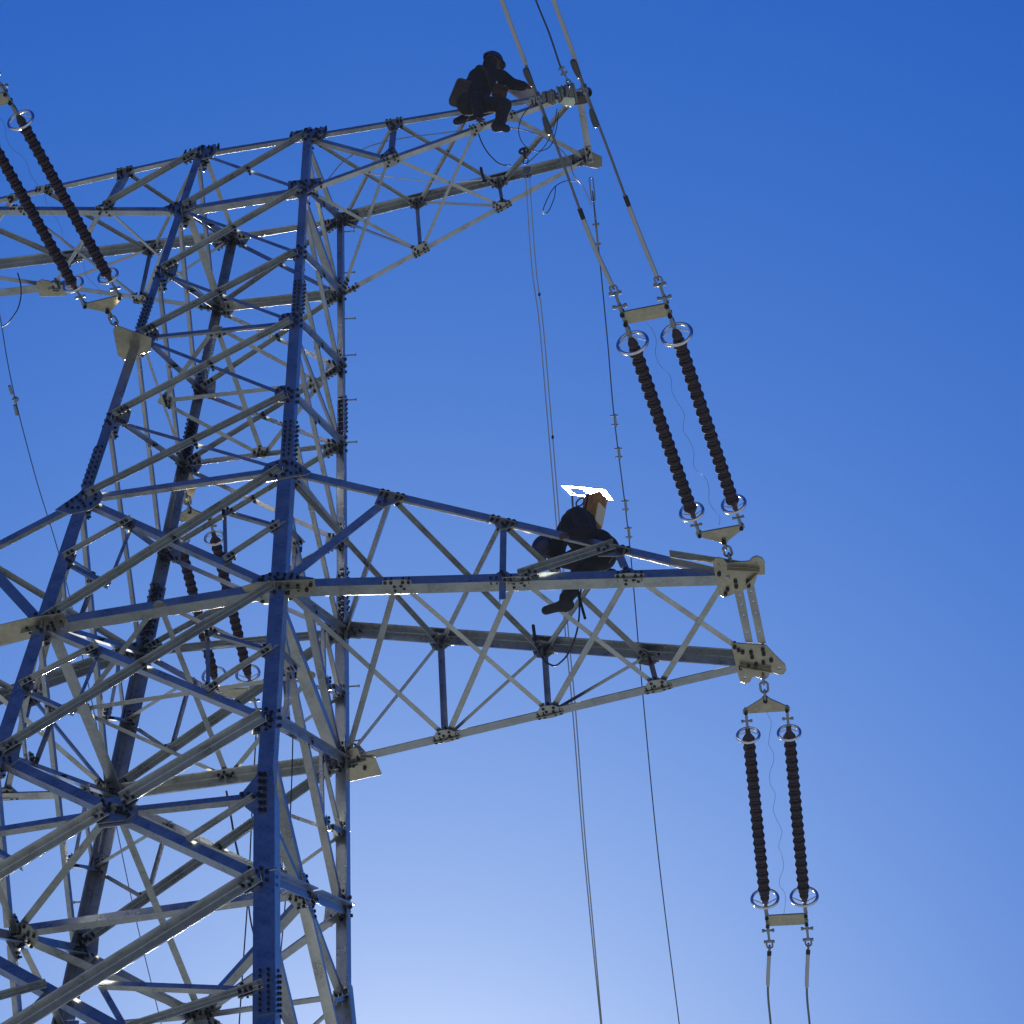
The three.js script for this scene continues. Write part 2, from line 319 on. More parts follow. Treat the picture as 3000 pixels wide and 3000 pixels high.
const TOP = {pel: V(2.944,39.893,0.7), sp: V(3.003,40.046,0.74), ch: V(3.128,40.231,0.78), neck: V(3.216,40.378,0.82), head: V(3.277,40.517,0.86), sn: V(3.035,40.269,0.84), en: V(3.101,39.586,0.95), hn: V(3.151,39.166,0.92), sf: V(3.38,40.357,0.7), ef: V(3.498,40.275,0.62), hf: V(3.652,40.239,0.58), hpn: V(2.97,39.636,0.84), kn: V(3.481,39.43,0.86), an: V(3.415,39.104,0.8), tn: V(3.545,38.992,0.82), hpf: V(2.941,40.078,0.56), kf: V(3.278,40.135,0.42), af: V(2.9,39.851,0.5), tf: V(2.776,39.76,0.52)};
const DULL = zinc(0x8f8c80, 0.6, 0.9);
const J = (k) => V(...P[k]);
{ // nodes of the secondary bracing: points on the diagonals and on the legs
  const mix = (a, b, t) => P[a].map((x, i) => x + (P[b][i] - x) * t);
  for (const [c, a, b] of [['F', 'L', 'N'], ['L', 'L', 'B'], ['R', 'N', 'R'], ['Bk', 'B', 'R']]) for (const lv of [6, 7]) for (const [s, o] of [[a, b], [b, a]]) {
    P[s + c + lv + 'u'] = mix(s + lv, o + (lv + 1), 0.26); P[s + c + lv + 'd'] = mix(s + (lv + 1), o + lv, 0.26); P[s + c + lv + 'm'] = mix(s + lv, s + (lv + 1), 0.49);
  }
}
const J2 = (k) => (typeof k === 'string' ? J(k) : k);

// ---------------------------------------------------------------- the lattice tower
const tower = thing('lattice_tower', 'tall galvanised steel lattice transmission tower with two pairs of crossarms', 'transmission tower');
// An angle bar from A to B: heel on the line, one flange along f1, the other along f2, rounded root and eased toes.
function angleGeo(A, B, w, t, f1, f2, w2 = w) {
  const d = B.clone().sub(A), L = d.length(); d.normalize();
  const a = f1.clone().addScaledVector(d, -f1.dot(d)).normalize(), b = f2.clone().addScaledVector(d, -f2.dot(d)).addScaledVector(a, -f2.dot(a)).normalize();
  const e = t * 0.45, r = t * 0.9;
  const pr = [[0, 0], [w - e * 0.3, 0], [w, e * 0.3], [w, t - e], [w - e, t], [t + r, t], [t + r * 0.3, t + r * 0.3], [t, t + r], [t, w2 - e], [t - e, w2], [e * 0.3, w2], [0, w2 - e * 0.3]];
  const pos = [], nor = [], uv = [], n = pr.length, off = rnd() * 3, offv = rnd() * 3;
  const flip = a.clone().cross(b).dot(d) < 0;
  const pt = (q, s) => (s ? B : A).clone().addScaledVector(a, q[0]).addScaledVector(b, q[1]);
  let per = 0;
  for (let i = 0; i < n; i++) {
    const p = pr[i], q = pr[(i + 1) % n], len = Math.hypot(q[0] - p[0], q[1] - p[1]);
    const N = a.clone().multiplyScalar((q[1] - p[1]) / len).addScaledVector(b, -(q[0] - p[0]) / len);
    const c = [pt(p, 0), pt(q, 0), pt(q, 1), pt(p, 1)], U = [[off, per], [off, per + len], [off + L, per + len], [off + L, per]].map(([x, y]) => [x, y + offv]);
    for (const k of flip ? [0, 2, 1, 0, 3, 2] : [0, 1, 2, 0, 2, 3]) { pos.push(c[k].x, c[k].y, c[k].z); nor.push(N.x, N.y, N.z); uv.push(...U[k]); }
    per += len;
  }
  const caps = [[0, 1, 2], [0, 2, 3], [0, 3, 4], [0, 4, 5], [0, 5, 6], [0, 6, 7], [0, 7, 8], [0, 8, 9], [0, 9, 10], [0, 10, 11]];
  for (const s of [0, 1]) for (const tri of caps) {
    const N = d.clone().multiplyScalar(s ? 1 : -1), order = (s === 1) !== flip ? tri : [tri[0], tri[2], tri[1]];
    for (const k of order) { const v = pt(pr[k], s); pos.push(v.x, v.y, v.z); nor.push(N.x, N.y, N.z); uv.push(off + pr[k][0], offv + pr[k][1]); }
  }
  const g = new THREE.BufferGeometry();
  g.setAttribute('position', new THREE.Float32BufferAttribute(pos, 3)); g.setAttribute('normal', new THREE.Float32BufferAttribute(nor, 3)); g.setAttribute('uv', new THREE.Float32BufferAttribute(uv, 2));
  return g;
}
// A bolt through a plate at p along n: hexagon head on the outside, nut and bolt end inside.
function boltGeos(p, n, s = 1, inner = 0.05) {
  const q = new THREE.Quaternion().setFromUnitVectors(UP, n), out = [];
  const cyl = (r, h, at, k) => { const g = new THREE.CylinderGeometry(r, r, h, k); g.applyQuaternion(q); g.translate(p.x + n.x * at, p.y + n.y * at, p.z + n.z * at); out.push(g); };
  cyl(0.0195 * s, 0.02 * s, 0.015, 6); cyl(0.0195 * s, 0.022 * s, -0.03, 6); cyl(0.0125 * s, inner * s, -0.03 - inner * s * 0.5, 6);
  return out;
}
const faceN = (a, b, c, ref) => { const n = J(b).sub(J(a)).cross(J(c).sub(J(a))).normalize(); return n.dot(ref) < 0 ? n.negate() : n; };
const X1 = V(1, 0, 0), Z1 = V(0, 0, 1), DN = V(0, -1, 0);
const FACE = {
  front: faceN('L1', 'N1', 'N7', Z1), right: faceN('N1', 'R1', 'R7', X1), back: faceN('R1', 'B1', 'B7', Z1.clone().negate()), left: faceN('B1', 'L1', 'L7', X1.clone().negate()),
  front2: faceN('LK', 'NK', 'N10', Z1), right2: faceN('NK', 'RK', 'R10', X1), back2: faceN('RK', 'BK', 'B10', Z1.clone().negate()), left2: faceN('BK', 'LK', 'L10', X1.clone().negate()), flat: DN,
};
for (const m of ['', 'm']) {
  const s = m ? 'L' : 'N', r = m ? 'B' : 'R';
  FACE['ufront' + m] = faceN(s + '1', 'T1' + m, s + '2', Z1); FACE['uback' + m] = faceN(r + '1', 'T2' + m, r + '2', Z1.clone().negate());
  FACE['utop' + m] = faceN(s + '1', 'T1' + m, r + '1', UP); FACE['ubot' + m] = faceN(s + '2', 'T1' + m, r + '2', DN);
  FACE['lfront' + m] = faceN(s + '6', 'A1' + m, s + '7', Z1); FACE['lback' + m] = faceN(r + '6', 'A2' + m, r + '7', Z1.clone().negate());
  FACE['ltop' + m] = faceN(s + '6', 'A1' + m, r + '6', UP); FACE['lbot' + m] = faceN(s + '7', 'A1' + m, r + '7', DN);
}
const gussets = {};
let count = 0;
// o: heel on top, loose flange outward; i: heel below, loose flange inward; c: heel on top, loose flange inward
function bar(name, a, b, face, style, w, opt = {}) {
  const n = FACE[face], A0 = J2(a), B0 = J2(b), d = B0.clone().sub(A0), L = d.length(); d.normalize();
  let up = opt.ref ? opt.ref.clone() : (Math.abs(n.y) > 0.7 ? Z1.clone() : UP.clone());
  if (Math.abs(up.dot(d)) > 0.985) up = X1.clone();
  const inpl = n.clone().cross(d).normalize(); if (inpl.dot(up) < 0) inpl.negate();
  const f1 = inpl.clone().multiplyScalar(style === 'i' || style === 't' ? 1 : -1), f2 = n.clone().multiplyScalar(style === 'o' || style === 't' ? 1 : -1);
  const t = opt.t ?? Math.max(0.007, w * 0.1), trim = opt.trim ?? 0.05, lay = (style === 'o' ? 0.004 : -0.03) + (count++ % 9) * 0.0009 + (opt.lay ?? 0);
  const shift = f1.clone().multiplyScalar(-(opt.off ?? 0.5) * w).addScaledVector(n, lay).addScaledVector(f2, -(opt.off2 ?? 0) * w);
  const A = A0.clone().addScaledVector(d, opt.ta ?? trim).add(shift), B = B0.clone().addScaledVector(d, -(opt.tb ?? trim)).add(shift);
  const m = part(name, angleGeo(A, B, w, t, f1, f2, opt.w2 ?? w), STEEL[count % 4], tower);
  if (!opt.nog) for (const [k, p, s] of [[a, A0, 1], [b, B0, -1]]) if (typeof k === 'string') {
    const key = k + '|' + face, gsp = d.clone().multiplyScalar(s);
    (gussets[key] ??= { p, n, list: [] }).list.push({ d: gsp, w, lay, name });
  }
  return m;
}
const rot = [['front', 'L', 'N'], ['right', 'N', 'R'], ['back', 'R', 'B'], ['left', 'B', 'L']];
const CODE = { front: 'F', right: 'R', back: 'Bk', left: 'L' };
for (const [f, a, b] of rot) {
  for (let i = 1; i <= 7; i++) {
    const w = i < 6 ? 0.066 : 0.082;
    bar('brace', a + (i + 1), b + i, f, 'o', w);
    bar('brace', a + i, b + (i + 1), f, f === 'back' || (i < 6 && f !== 'right') ? 'c' : 'i', i < 6 ? 0.054 : 0.09);
  }
  for (const i of [1, 2, 4, 6, 7]) if (!(f === 'left' || f === 'right') || i !== 6) bar('horizontal_strut', a + i, b + i, f, f === 'back' ? 'c' : 'i', [0, 0.062, 0.10, 0, 0.068, 0, 0.095, 0.14][i], { off: i === 4 ? 0.5 : 0.15, w2: [0, 0.06, 0.10, 0, 0.034, 0, 0.06, 0.14][i] });
  for (const lv of [6, 7]) for (const [s, o] of [[a, b], [b, a]]) {
    const c = CODE[f], up = s === b;                                   // the bar leaving the upper right corner lies outside
    bar('brace', s + c + lv + 'm', s + c + lv + 'u', f, up ? 'i' : 'o', 0.05, { trim: 0.0, lay: up ? -0.012 : 0.006 });
    bar('brace', s + c + lv + 'm', s + c + lv + 'd', f, up ? 'o' : 'i', 0.05, { trim: 0.0, lay: up ? 0.006 : -0.012 });
    bar('brace', s + c + lv + 'u', s + c + lv + 'd', f, 'i', 0.045, { trim: 0.0, lay: -0.02 });
  }
  const c = CODE[f] + 'C', f2 = f + '2';
  bar('brace', c, b + '8', f, 'o', 0.115, { ta: 0.1 }); bar('brace', a + '8', c, f, 'i', 0.12, { tb: 0.1 });
  bar('brace', a + '9', c, f2, 'o', 0.115, { tb: 0.1 }); bar('brace', c, b + '9', f2, 'i', 0.12, { ta: 0.1 });
  bar('horizontal_strut', a + 'H', c, f, 'i', 0.08, { ta: 0.12, tb: 0.16 }); bar('horizontal_strut', c, b + 'H', f, 'i', 0.08, { ta: 0.16, tb: 0.12 });
  const q = MID(J(c), J(b + '9')), q2 = MID(J(c), J(a + '9'));
  bar('brace', b + 'H', q, f2, 'o', 0.055, { ta: 0.12, tb: 0 }); bar('brace', a + 'H', q2, f2, 'i', 0.055, { ta: 0.12, tb: 0 });
  bar('brace', a + '10', b + '9', f2, 'o', 0.125); bar('brace', a + '9', b + '10', f2, 'i', 0.12);
  const r = MID(J(b + '9'), J(a + '10'), 0.38), r2 = MID(J(a + '9'), J(b + '10'), 0.62), l = MID(J(a + '9'), J(b + '10'), 0.38), l2 = MID(J(b + '9'), J(a + '10'), 0.62);
  bar('brace', r, b + '10h', f2, 'i', 0.065, { trim: 0, lay: -0.012 }); bar('brace', r, r2, f2, 'i', 0.06, { trim: 0, lay: -0.02 }); bar('brace', b + '10h', r2, f2, 'o', 0.065, { trim: 0 });
  bar('brace', l, a + '10h', f2, 'o', 0.065, { trim: 0 }); bar('brace', l, l2, f2, 'i', 0.06, { trim: 0, lay: -0.02 }); bar('brace', a + '10h', l2, f2, 'i', 0.065, { trim: 0, lay: -0.012 });
  for (let i = 10; i < 13; i++) { bar('brace', a + (i + 1), b + i, f2, 'o', 0.13); bar('brace', a + i, b + (i + 1), f2, 'i', 0.13); bar('horizontal_strut', a + i, b + i, f2, 'i', 0.12); }
}
// horizontal diaphragms
for (const lv of [4, 7]) {
  const s = (k) => k + 'M' + lv;
  for (const [p, q, w] of [['F', 'L', 0.06], ['L', 'B', 0.06], ['B', 'R', 0.06], ['R', 'F', 0.06], ['F', 'B', 0.065], ['L', 'R', 0.065]]) bar('diaphragm_brace', s(p), s(q), 'flat', 'i', w, { trim: 0.06 });
}
for (const [p, q, w, st] of [['FC', 'LC', 0.085, 'i'], ['LC', 'BkC', 0.12, 'i'], ['BkC', 'RC', 0.10, 'c'], ['RC', 'FC', 0.09, 'i'], ['FC', 'BkC', 0.08, 'i'], ['LC', 'RC', 0.10, 'c']]) bar('diaphragm_brace', p, q, 'flat', st, w, { trim: 0.1 });

// crossarms
for (const m of ['', 'm']) {
  const s = m ? 'L' : 'N', r = m ? 'B' : 'R', T1 = 'T1' + m, T2 = 'T2' + m, A1 = 'A1' + m, A2 = 'A2' + m;
  const k = (x) => x + m, ch = (a, b, f, st, w, o) => bar('crossarm_chord', a, b, f + m, st, w, { trim: 0, nog: false, ...o }), br = (a, b, f, st, w, o) => bar('brace', a, b, f + m, st, w, { trim: 0.03, ...o });
  // earth wire arm
  ch(s + '1', T1, 'ufront', 'i', 0.062, { off: 0.15 }); ch(s + '2', T1, 'ufront', 'i', m ? 0.085 : 0.072, { off: 0.15 });
  ch(r + '1', T2, 'uback', 'c', 0.11); ch(r + '2', T2, 'uback', 'i', 0.075, { off: 0, off2: 0.5 });
  br(k('ua1'), k('ub1'), 'ufront', 'i', 0.088); br(s + '1', k('ub1'), 'ufront', m ? 'o' : 'i', 0.07);
  br(s + '1', k('uc1'), 'utop', 'i', 0.042); br(k('ua1'), r + '1', 'utop', 'i', 0.042); br(k('ua1'), k('uc2'), 'utop', 'i', 0.042); br(k('ua2'), k('uc1'), 'utop', 'i', 0.045);
  br(k('uc2'), T1, 'utop', 'i', 0.06); br(T1, T2, 'utop', 'i', 0.09, { trim: 0.08 });
  br(k('ub1'), r + '2', 'ubot', 'i', 0.045); br(k('ub1'), k('ud2'), 'ubot', 'i', 0.045); br(s + '2', k('ud1'), 'ubot', 'i', 0.045); br(k('ub2'), k('ud1'), 'ubot', 'i', 0.045); br(k('ub3'), T2, 'ubot', 'i', 0.06);
  br(k('uc1'), k('ud1'), 'uback', 'i', 0.045); br(k('uc2'), k('ud2'), 'uback', 'i', 0.042); br(r + '1', k('ud1'), 'uback', 'i', 0.042); br(k('uc1'), k('ud2'), 'uback', 'i', 0.045);
  // conductor arm
  ch(s + '6', A1, 'lfront', 'i', 0.115, { off: 0.4, w2: m ? 0.055 : 0.035 }); ch(s + '7', A1, 'lfront', 'i', 0.142, { off: 0.05 });
  ch(r + '6', A2, 'lback', 'c', 0.14); ch(r + '7', A2, 'lback', 'i', 0.125, { off: 0, off2: 0.5 });
  br(s + '7', k('la1'), 'lfront', 'c', 0.13, { ta: 0.15 }); br(k('la2'), k('lb2a'), 'lfront', 'i', 0.075, { tb: -0.33 }); br(k('la3'), k('lb3'), 'lfront', 'i', 0.075); br(k('lb2'), k('la3'), 'lfront', 'o', 0.085);
  br(k('la1'), r + '6', 'ltop', 'i', 0.065); br(k('la1'), k('lc2'), 'ltop', 'i', 0.05); br(k('la2'), k('lc1'), 'ltop', 'i', 0.06); br(s + '6', k('lc1'), 'ltop', 'i', 0.05); br(k('la2'), k('lc3'), 'ltop', 'i', 0.05); br(k('la3'), k('lc2'), 'ltop', 'i', 0.06);
  br(s + '7', k('ld1'), 'lbot', 'i', 0.065); br(k('lb1'), r + '7', 'lbot', 'i', 0.07); br(k('lb1'), k('ld2'), 'lbot', 'i', 0.06); br(k('lb2'), k('ld1'), 'lbot', 'i', 0.07); br(k('lb2'), k('ld3'), 'lbot', 'i', 0.06); br(k('lb3'), k('ld2'), 'lbot', 'i', 0.07); br(k('lb3'), A2, 'lbot', 'i', 0.07); br(A1, k('ld3'), 'lbot', 'i', 0.07, { ta: 0.25 });
  br(k('lc1'), k('ld1'), 'lback', 'i', 0.065); br(k('lc1'), r + '7', 'lback', 'i', 0.05); br(k('lc2'), k('ld2'), 'lback', 'i', 0.06); br(k('lc2'), k('ld1'), 'lback', 'i', 0.05); br(k('lc3'), k('ld3'), 'lback', 'i', 0.055); br(k('lc3'), k('ld2'), 'lback', 'i', 0.05);
}
bar('crossarm_chord', 'ud2m', 'ud3m', 'ubackm', 'i', 0.13, { trim: -0.2, nog: true, off: 0, off2: 0.5 });

// gusset plates: the outline is drawn round the bars that meet in them
function hull(pts) {
  pts.sort((p, q) => p[0] - q[0] || p[1] - q[1]);
  const half = (l) => { const h = []; for (const p of l) { while (h.length > 1 && (h[h.length - 1][0] - h[h.length - 2][0]) * (p[1] - h[h.length - 2][1]) - (h[h.length - 1][1] - h[h.length - 2][1]) * (p[0] - h[h.length - 2][0]) <= 0) h.pop(); h.push(p); } h.pop(); return h; };
  return [...half(pts), ...half([...pts].reverse())];
}
function plateGeo(pts3, n, thick, holes = []) {           // a flat plate through coplanar points
  const c = pts3.reduce((a, p) => a.add(p), V(0, 0, 0)).divideScalar(pts3.length), u = pts3[1].clone().sub(pts3[0]).addScaledVector(n, -pts3[1].clone().sub(pts3[0]).dot(n)).normalize(), v = n.clone().cross(u);
  const to = (p) => { const q = p.clone().sub(c); return new THREE.Vector2(q.dot(u), q.dot(v)); };
  const sh = new THREE.Shape(pts3.map(to));
  for (const [p, r] of holes) { const h = new THREE.Path(), q = to(p); h.absarc(q.x, q.y, r, 0, 7, true); sh.holes.push(h); }
  const bv = Math.min(0.003, thick * 0.25);
  const g = new THREE.ExtrudeGeometry(sh, { depth: thick - 2 * bv, bevelEnabled: true, bevelSize: bv, bevelThickness: bv, bevelSegments: 1, bevelOffset: -bv, curveSegments: 10 });
  g.translate(0, 0, -thick / 2 + bv);
  g.applyMatrix4(new THREE.Matrix4().makeBasis(u, v, n).setPosition(c));
  return g;
}
function bolts(parent, places, n, s = 1, inner = 0.045) {
  if (!places.length) return;
  const m = part('bolts', places.flatMap((p) => boltGeos(p, n, s, inner)), BOLT, parent); m.userData.kind = 'stuff';
}
const BIG = new Set([...['N1', 'L1', 'N2', 'L2', 'N6', 'L6', 'N4', 'N3', 'N5', 'N7', 'N8'].map((k) => k + '|front'), 'NH|front', 'A1|lfront', 'A2|lback', 'A1|lbot', 'A2|lbot', 'A1|ltop', 'T1|ufront', 'T1|utop', 'T1|ubot']);
for (const [key, g] of Object.entries(gussets)) {
  if (BIG.has(key)) continue;
  const { p, n } = g, u = Math.abs(n.y) > 0.7 ? X1.clone() : V(n.z, 0, -n.x).normalize(); u.addScaledVector(n, -u.dot(n)).normalize(); const v = n.clone().cross(u);
  const uniq = [];
  for (const l of g.list) if (!uniq.some((q) => q.d.dot(l.d) > 0.97)) uniq.push(l);
  const places = [], pts = [];
  for (const l of uniq) {
    const onLeg = /^[NLRB]\d/.test(key), nb = l.w > 0.08 || onLeg ? 3 : 2, start = onLeg ? 0.125 : l.w > 0.08 ? 0.11 : 0.07, x = new THREE.Vector2(l.d.dot(u), l.d.dot(v)).normalize(), y = new THREE.Vector2(-x.y, x.x), reach = start + (nb - 1) * 0.055 + 0.035;
    for (const [a, b] of [[reach, 0.5], [reach, -0.5], [-0.03, 0.5], [-0.03, -0.5]]) pts.push([x.x * a + y.x * b * l.w * 1.05, x.y * a + y.y * b * l.w * 1.05]);
    for (let i = 0; i < nb; i++) { const s = start + i * 0.055, o = (i % 2 ? 1 : -1) * l.w * (l.w > 0.06 ? 0.16 : 0.0); places.push(p.clone().addScaledVector(l.d, s).addScaledVector(u, y.x * o).addScaledVector(v, y.y * o).addScaledVector(n, l.lay > 0 ? 0.012 : -0.006)); }
  }
  let set = -0.019;
  if (/^[ul][abcd]/.test(key)) {                          // plates along a crossarm chord
    const low = key[0] === 'l', m = /m\|/.test(key) ? 'm' : '', tip = (low ? 'A' : 'T') + ('ab'.includes(key[1]) ? 1 : 2) + m, d = J(tip).sub(p).normalize(), cx = d.dot(u), cy = d.dot(v), r = low ? 0.165 : 0.12;
    for (const s of [-1, 1]) { for (const o of [-1, 1]) pts.push([cx * r * s - cy * 0.03 * o, cy * r * s + cx * 0.03 * o]); for (const q of [0.4, 0.8]) places.push(p.clone().addScaledVector(d, s * r * q).addScaledVector(n, 0.004)); }
    if (/bot/.test(key)) set = 0.008;
  }
  const h = hull(pts).map(([a, b]) => p.clone().addScaledVector(u, a).addScaledVector(v, b).addScaledVector(n, set));
  if (h.length < 3) continue;
  const plate = part('gusset_plate', plateGeo(h, n, 0.01), PLATE, tower);
  bolts(plate, places, n);
}
// bolts where diagonals cross
{
  const cross = [], meet = (a, b, c, d) => { const p = J(a), q = J(c), u = J(b).sub(p), v = J(d).sub(q), w = p.clone().sub(q), A = u.dot(u), B = u.dot(v), C = v.dot(v), D = u.dot(w), E = v.dot(w); return p.addScaledVector(u, (B * E - C * D) / (A * C - B * B)); };
  for (const [f, a, b] of rot) for (let i = 1; i <= 7; i++) { const x = meet(a + (i + 1), b + i, a + i, b + (i + 1)); cross.push(...boltGeos(x, FACE[f], 1.25, 0.05)); }
  const m = part('bolts', cross, BOLT, tower); m.userData.kind = 'stuff';
}

// legs
const SG = { N: [1, 1], R: [1, -1], L: [-1, 1], B: [-1, -1] };
const legBolts = [];
for (const [n, [sx, sz]] of Object.entries(SG)) {
  const cor = (k, w) => J(k).add(V(n === 'B' ? -0.02 : sx * w * (n === 'R' ? 0.3 : 0.5), 0, 0));
  const seq = [[n + 'T', n + '4', 0.105], [n + '4', n + '6', 0.135], [n + '6', n + 'K', 0.17], [n + 'K', n + '13', 0.225]];
  const geos = seq.map(([a, b, w], i) => angleGeo(cor(a, w), cor(b, w).add(J(b).sub(J(a)).normalize().multiplyScalar(0.012 * i * 0)), w, w * 0.1, V(-sx, 0, 0), V(0, 0, -sz)));
  const leg = part('leg', geos, STEEL[1], tower);
  // splice angles with their rows of bolts
  for (const [a, b, t0, t1, w] of [[n + '3', n + '4', 0.42, 0.88, 0.12], [n + '5', n + '6', 0.35, 0.86, 0.15], [n + '9', n + '10', 0.42, 0.62, 0.2]]) {
    const A = MID(J(a), J(b), t0), B = MID(J(a), J(b), t1), c = V(n === 'B' ? -0.02 : sx * w * (n === 'R' ? 0.32 : 0.55), 0, sz * 0.006);
    const sp = part('splice_plate', angleGeo(A.clone().add(c), B.clone().add(c), w, 0.014, V(-sx, 0, 0), V(0, 0, -sz)), PLATE, tower);
    const pl = [], px = [], N = 8;
    for (let i = 0; i < N; i++) { const q = MID(A, B, (i + 0.5) / N).add(c); for (const o of [0.3, 0.72]) { pl.push(...boltGeos(q.clone().add(V(-sx * w * o, 0, sz * 0.002)), V(0, 0, sz), 0.8, 0.05)); px.push(...boltGeos(q.clone().add(V(sx * 0.002, 0.03, -sz * w * o)), V(sx, 0, 0), 0.9, 0.06)); } }
    const m = part('bolts', [...pl, ...px], BOLT, sp); m.userData.kind = 'stuff';
  }
  // bolts through the leg at each joint, in both flanges
  const jb = [];
  for (const lv of [1, 2, 3, 4, 5, 6, 7, 8, 9]) for (let i = -2; i <= 2; i++) {
    const w = lv <= 4 ? 0.105 : lv <= 6 ? 0.135 : 0.17, dir = J(n + (lv < 9 ? lv + 1 : 10)).sub(J(n + lv)).normalize(), q = cor(n + lv, w).addScaledVector(dir, i * 0.065);
    jb.push(...boltGeos(q.clone().add(V(-sx * w * (i % 2 ? 0.3 : 0.65), 0, 0)), V(0, 0, sz), 1.1, 0.05), ...boltGeos(q.clone().add(V(0, 0.02, -sz * w * (i % 2 ? 0.65 : 0.3))), V(sx, 0, 0), 1.1, 0.05));
  }
  const m = part('bolts', jb, BOLT, leg); m.userData.kind = 'stuff';
}
// step bolts for climbing on the right-hand back leg, one on the left back leg
Q.pegs.forEach((p, i) => {
  const last = i === Q.pegs.length - 1, d = (last ? V(-1, 0.0, 0.1) : V(1, 0.02, -0.12)).normalize(), q = new THREE.Quaternion().setFromUnitVectors(UP, d);
  const s = new THREE.CylinderGeometry(0.0095, 0.0095, 0.17, 8), h = new THREE.CylinderGeometry(0.017, 0.017, 0.014, 8);
  s.translate(0, 0.085, 0); h.translate(0, 0.17, 0); for (const g of [s, h]) g.applyQuaternion(q).translate(p.x, p.y, p.z);
  part('step_bolt', [s, h], FITTING, tower);
});
// shaped plates
const nbot = FACE.lbot, nb = (v, k = 0.03) => v.map((p) => p.clone().addScaledVector(nbot, k));
{
  let pl = part('end_plate', plateGeo(nb(Q.plateA1, 0.012), nbot, 0.02, [[nb(Q.holesA1, 0.012)[0], 0.012], [nb(Q.holesA1, 0.012)[1], 0.012]]), YOKE, tower);
  bolts(pl, nb(Q.boltsA1, 0.02), nbot, 1.2);
  pl = part('end_plate', plateGeo(nb(Q.plateA2, 0.012), nbot, 0.02, [[nb(Q.holesA2, 0.012)[0], 0.022], [nb(Q.holesA2, 0.012)[1], 0.022]]), YOKE, tower);
  bolts(pl, nb(Q.boltsA2, 0.02), nbot, 1.2);
  for (const [k, c] of [['barA', 0], ['barB', 1]]) {
    const q = nb(Q[k], -0.012), holes = [0.08, 0.26, 0.46, 0.62, 0.80].filter((t, i) => i !== 3).map((t) => [MID(MID(q[0], q[3], t), MID(q[1], q[2], t)), 0.017]);
    part('tie_bar', plateGeo(q, nbot, 0.012, holes), PLATE, tower);
  }
  // stub stiffeners welded on the end plates, the packing angle above the front one and the clip behind the rear one
  const stub = (a, b, w, n) => { const d = b.clone().sub(a), L = d.length(); const g = new THREE.BoxGeometry(L, 0.012, w); const x = d.normalize(), y = n.clone().cross(x).normalize(); g.applyMatrix4(new THREE.Matrix4().makeBasis(x, y, n).setPosition(MID(a, b).addScaledVector(n, w * 0.5 + 0.02))); return g; };
  const A = nb(Q.plateA1, 0.012), B = nb(Q.plateA2, 0.012);
  part('stiffener', [stub(MID(A[0], A[12], 0.22).lerp(A[9], 0.12), MID(A[8], A[11], 0.6), 0.05, nbot), stub(MID(A[13], A[8], 0.1).lerp(A[2], 0.1), MID(A[11], A[8], 0.35), 0.04, nbot)], YOKE, tower);
  part('stiffener', [stub(MID(B[19], B[0], 0.2).lerp(B[8], 0.12), MID(B[9], B[3], 0.25), 0.05, nbot)], YOKE, tower);
  const a1 = J('A1'), back = (k) => MID(J('A1'), J('N6'), k);
  part('end_plate', angleGeo(back(0.13).add(V(0, 0.06, -0.03)), a1.clone().add(V(0.16, 0.07, -0.03)), 0.1, 0.012, UP, V(0, 0, 1)), PLATE, tower);
}
part('joint_plate', plateGeo(nb(Q.plateN7, 0.012), nbot, 0.016), YOKE, tower);
part('joint_plate', plateGeo(nb(Q.plateL7, 0.012), FACE.lbotm, 0.016), YOKE, tower);
part('joint_plate', plateGeo(nb(Q.plateR7, 0.012), nbot, 0.016), YOKE, tower);
{
  const n7 = nb(Q.plateN7, 0.02), r7 = nb(Q.plateR7, 0.02);
  bolts(tower, [MID(n7[1], n7[5], 0.55), MID(n7[1], n7[5], 0.8), MID(n7[2], n7[4], 0.3), MID(n7[2], n7[4], 0.6), MID(r7[3], r7[7], 0.3), MID(r7[4], r7[6], 0.4), MID(r7[2], r7[6], 0.5)], nbot, 1.2);
}
for (const k of ['N1', 'L1', 'N2', 'L2', 'N6', 'L6', 'N4', 'N3', 'N5', 'N7', 'N8']) {
  const nf = FACE.front, out = ['N1', 'L1', 'N2', 'L2', 'N6', 'L6', 'N7'].includes(k), pts = FP[k].map((p) => p.clone().addScaledVector(nf, out ? 0.009 : -0.02));
  const pl = part('gusset_plate', plateGeo(pts, nf, 0.011), PLATE, tower), c = pts.reduce((a, p) => a.add(p), V(0, 0, 0)).divideScalar(pts.length), at = [];
  pts.forEach((p, i) => { const q = pts[(i + 1) % pts.length], L = p.distanceTo(q), n = Math.max(1, Math.round(L / 0.13)); for (let j = 0; j < n; j++) at.push(MID(MID(p, q, (j + 0.5) / n), c, 0.34).addScaledVector(nf, 0.006)); });
  bolts(pl, at, nf, 0.95, 0.035);
}
{ // upright bolts along the top chord beside the two front legs
  const g = [];
  for (const [a, b] of [['N1', 'T1'], ['L1', 'T1m'], ['N1', 'L1'], ['L1', 'N1']]) { const d = J(b).sub(J(a)).normalize(); for (const s of [0.1, 0.17, 0.24]) g.push(...boltGeos(J(a).addScaledVector(d, s).add(V(0, 0.075, -0.03)), V(0, -1, 0), 1.15, 0.06)); }
  const m = part('bolts', g, BOLT, tower); m.userData.kind = 'stuff';
}
part('end_plate', plateGeo(Q.plateT2, DN, 0.016), DULL, tower);
part('end_plate', plateGeo(Q.plateD2, DN, 0.02), YOKE, tower);
part('end_plate', plateGeo(Q.plateL4, DN, 0.02), YOKE, tower);
part('end_plate', plateGeo(Q.plateB4, DN, 0.02), YOKE, tower);
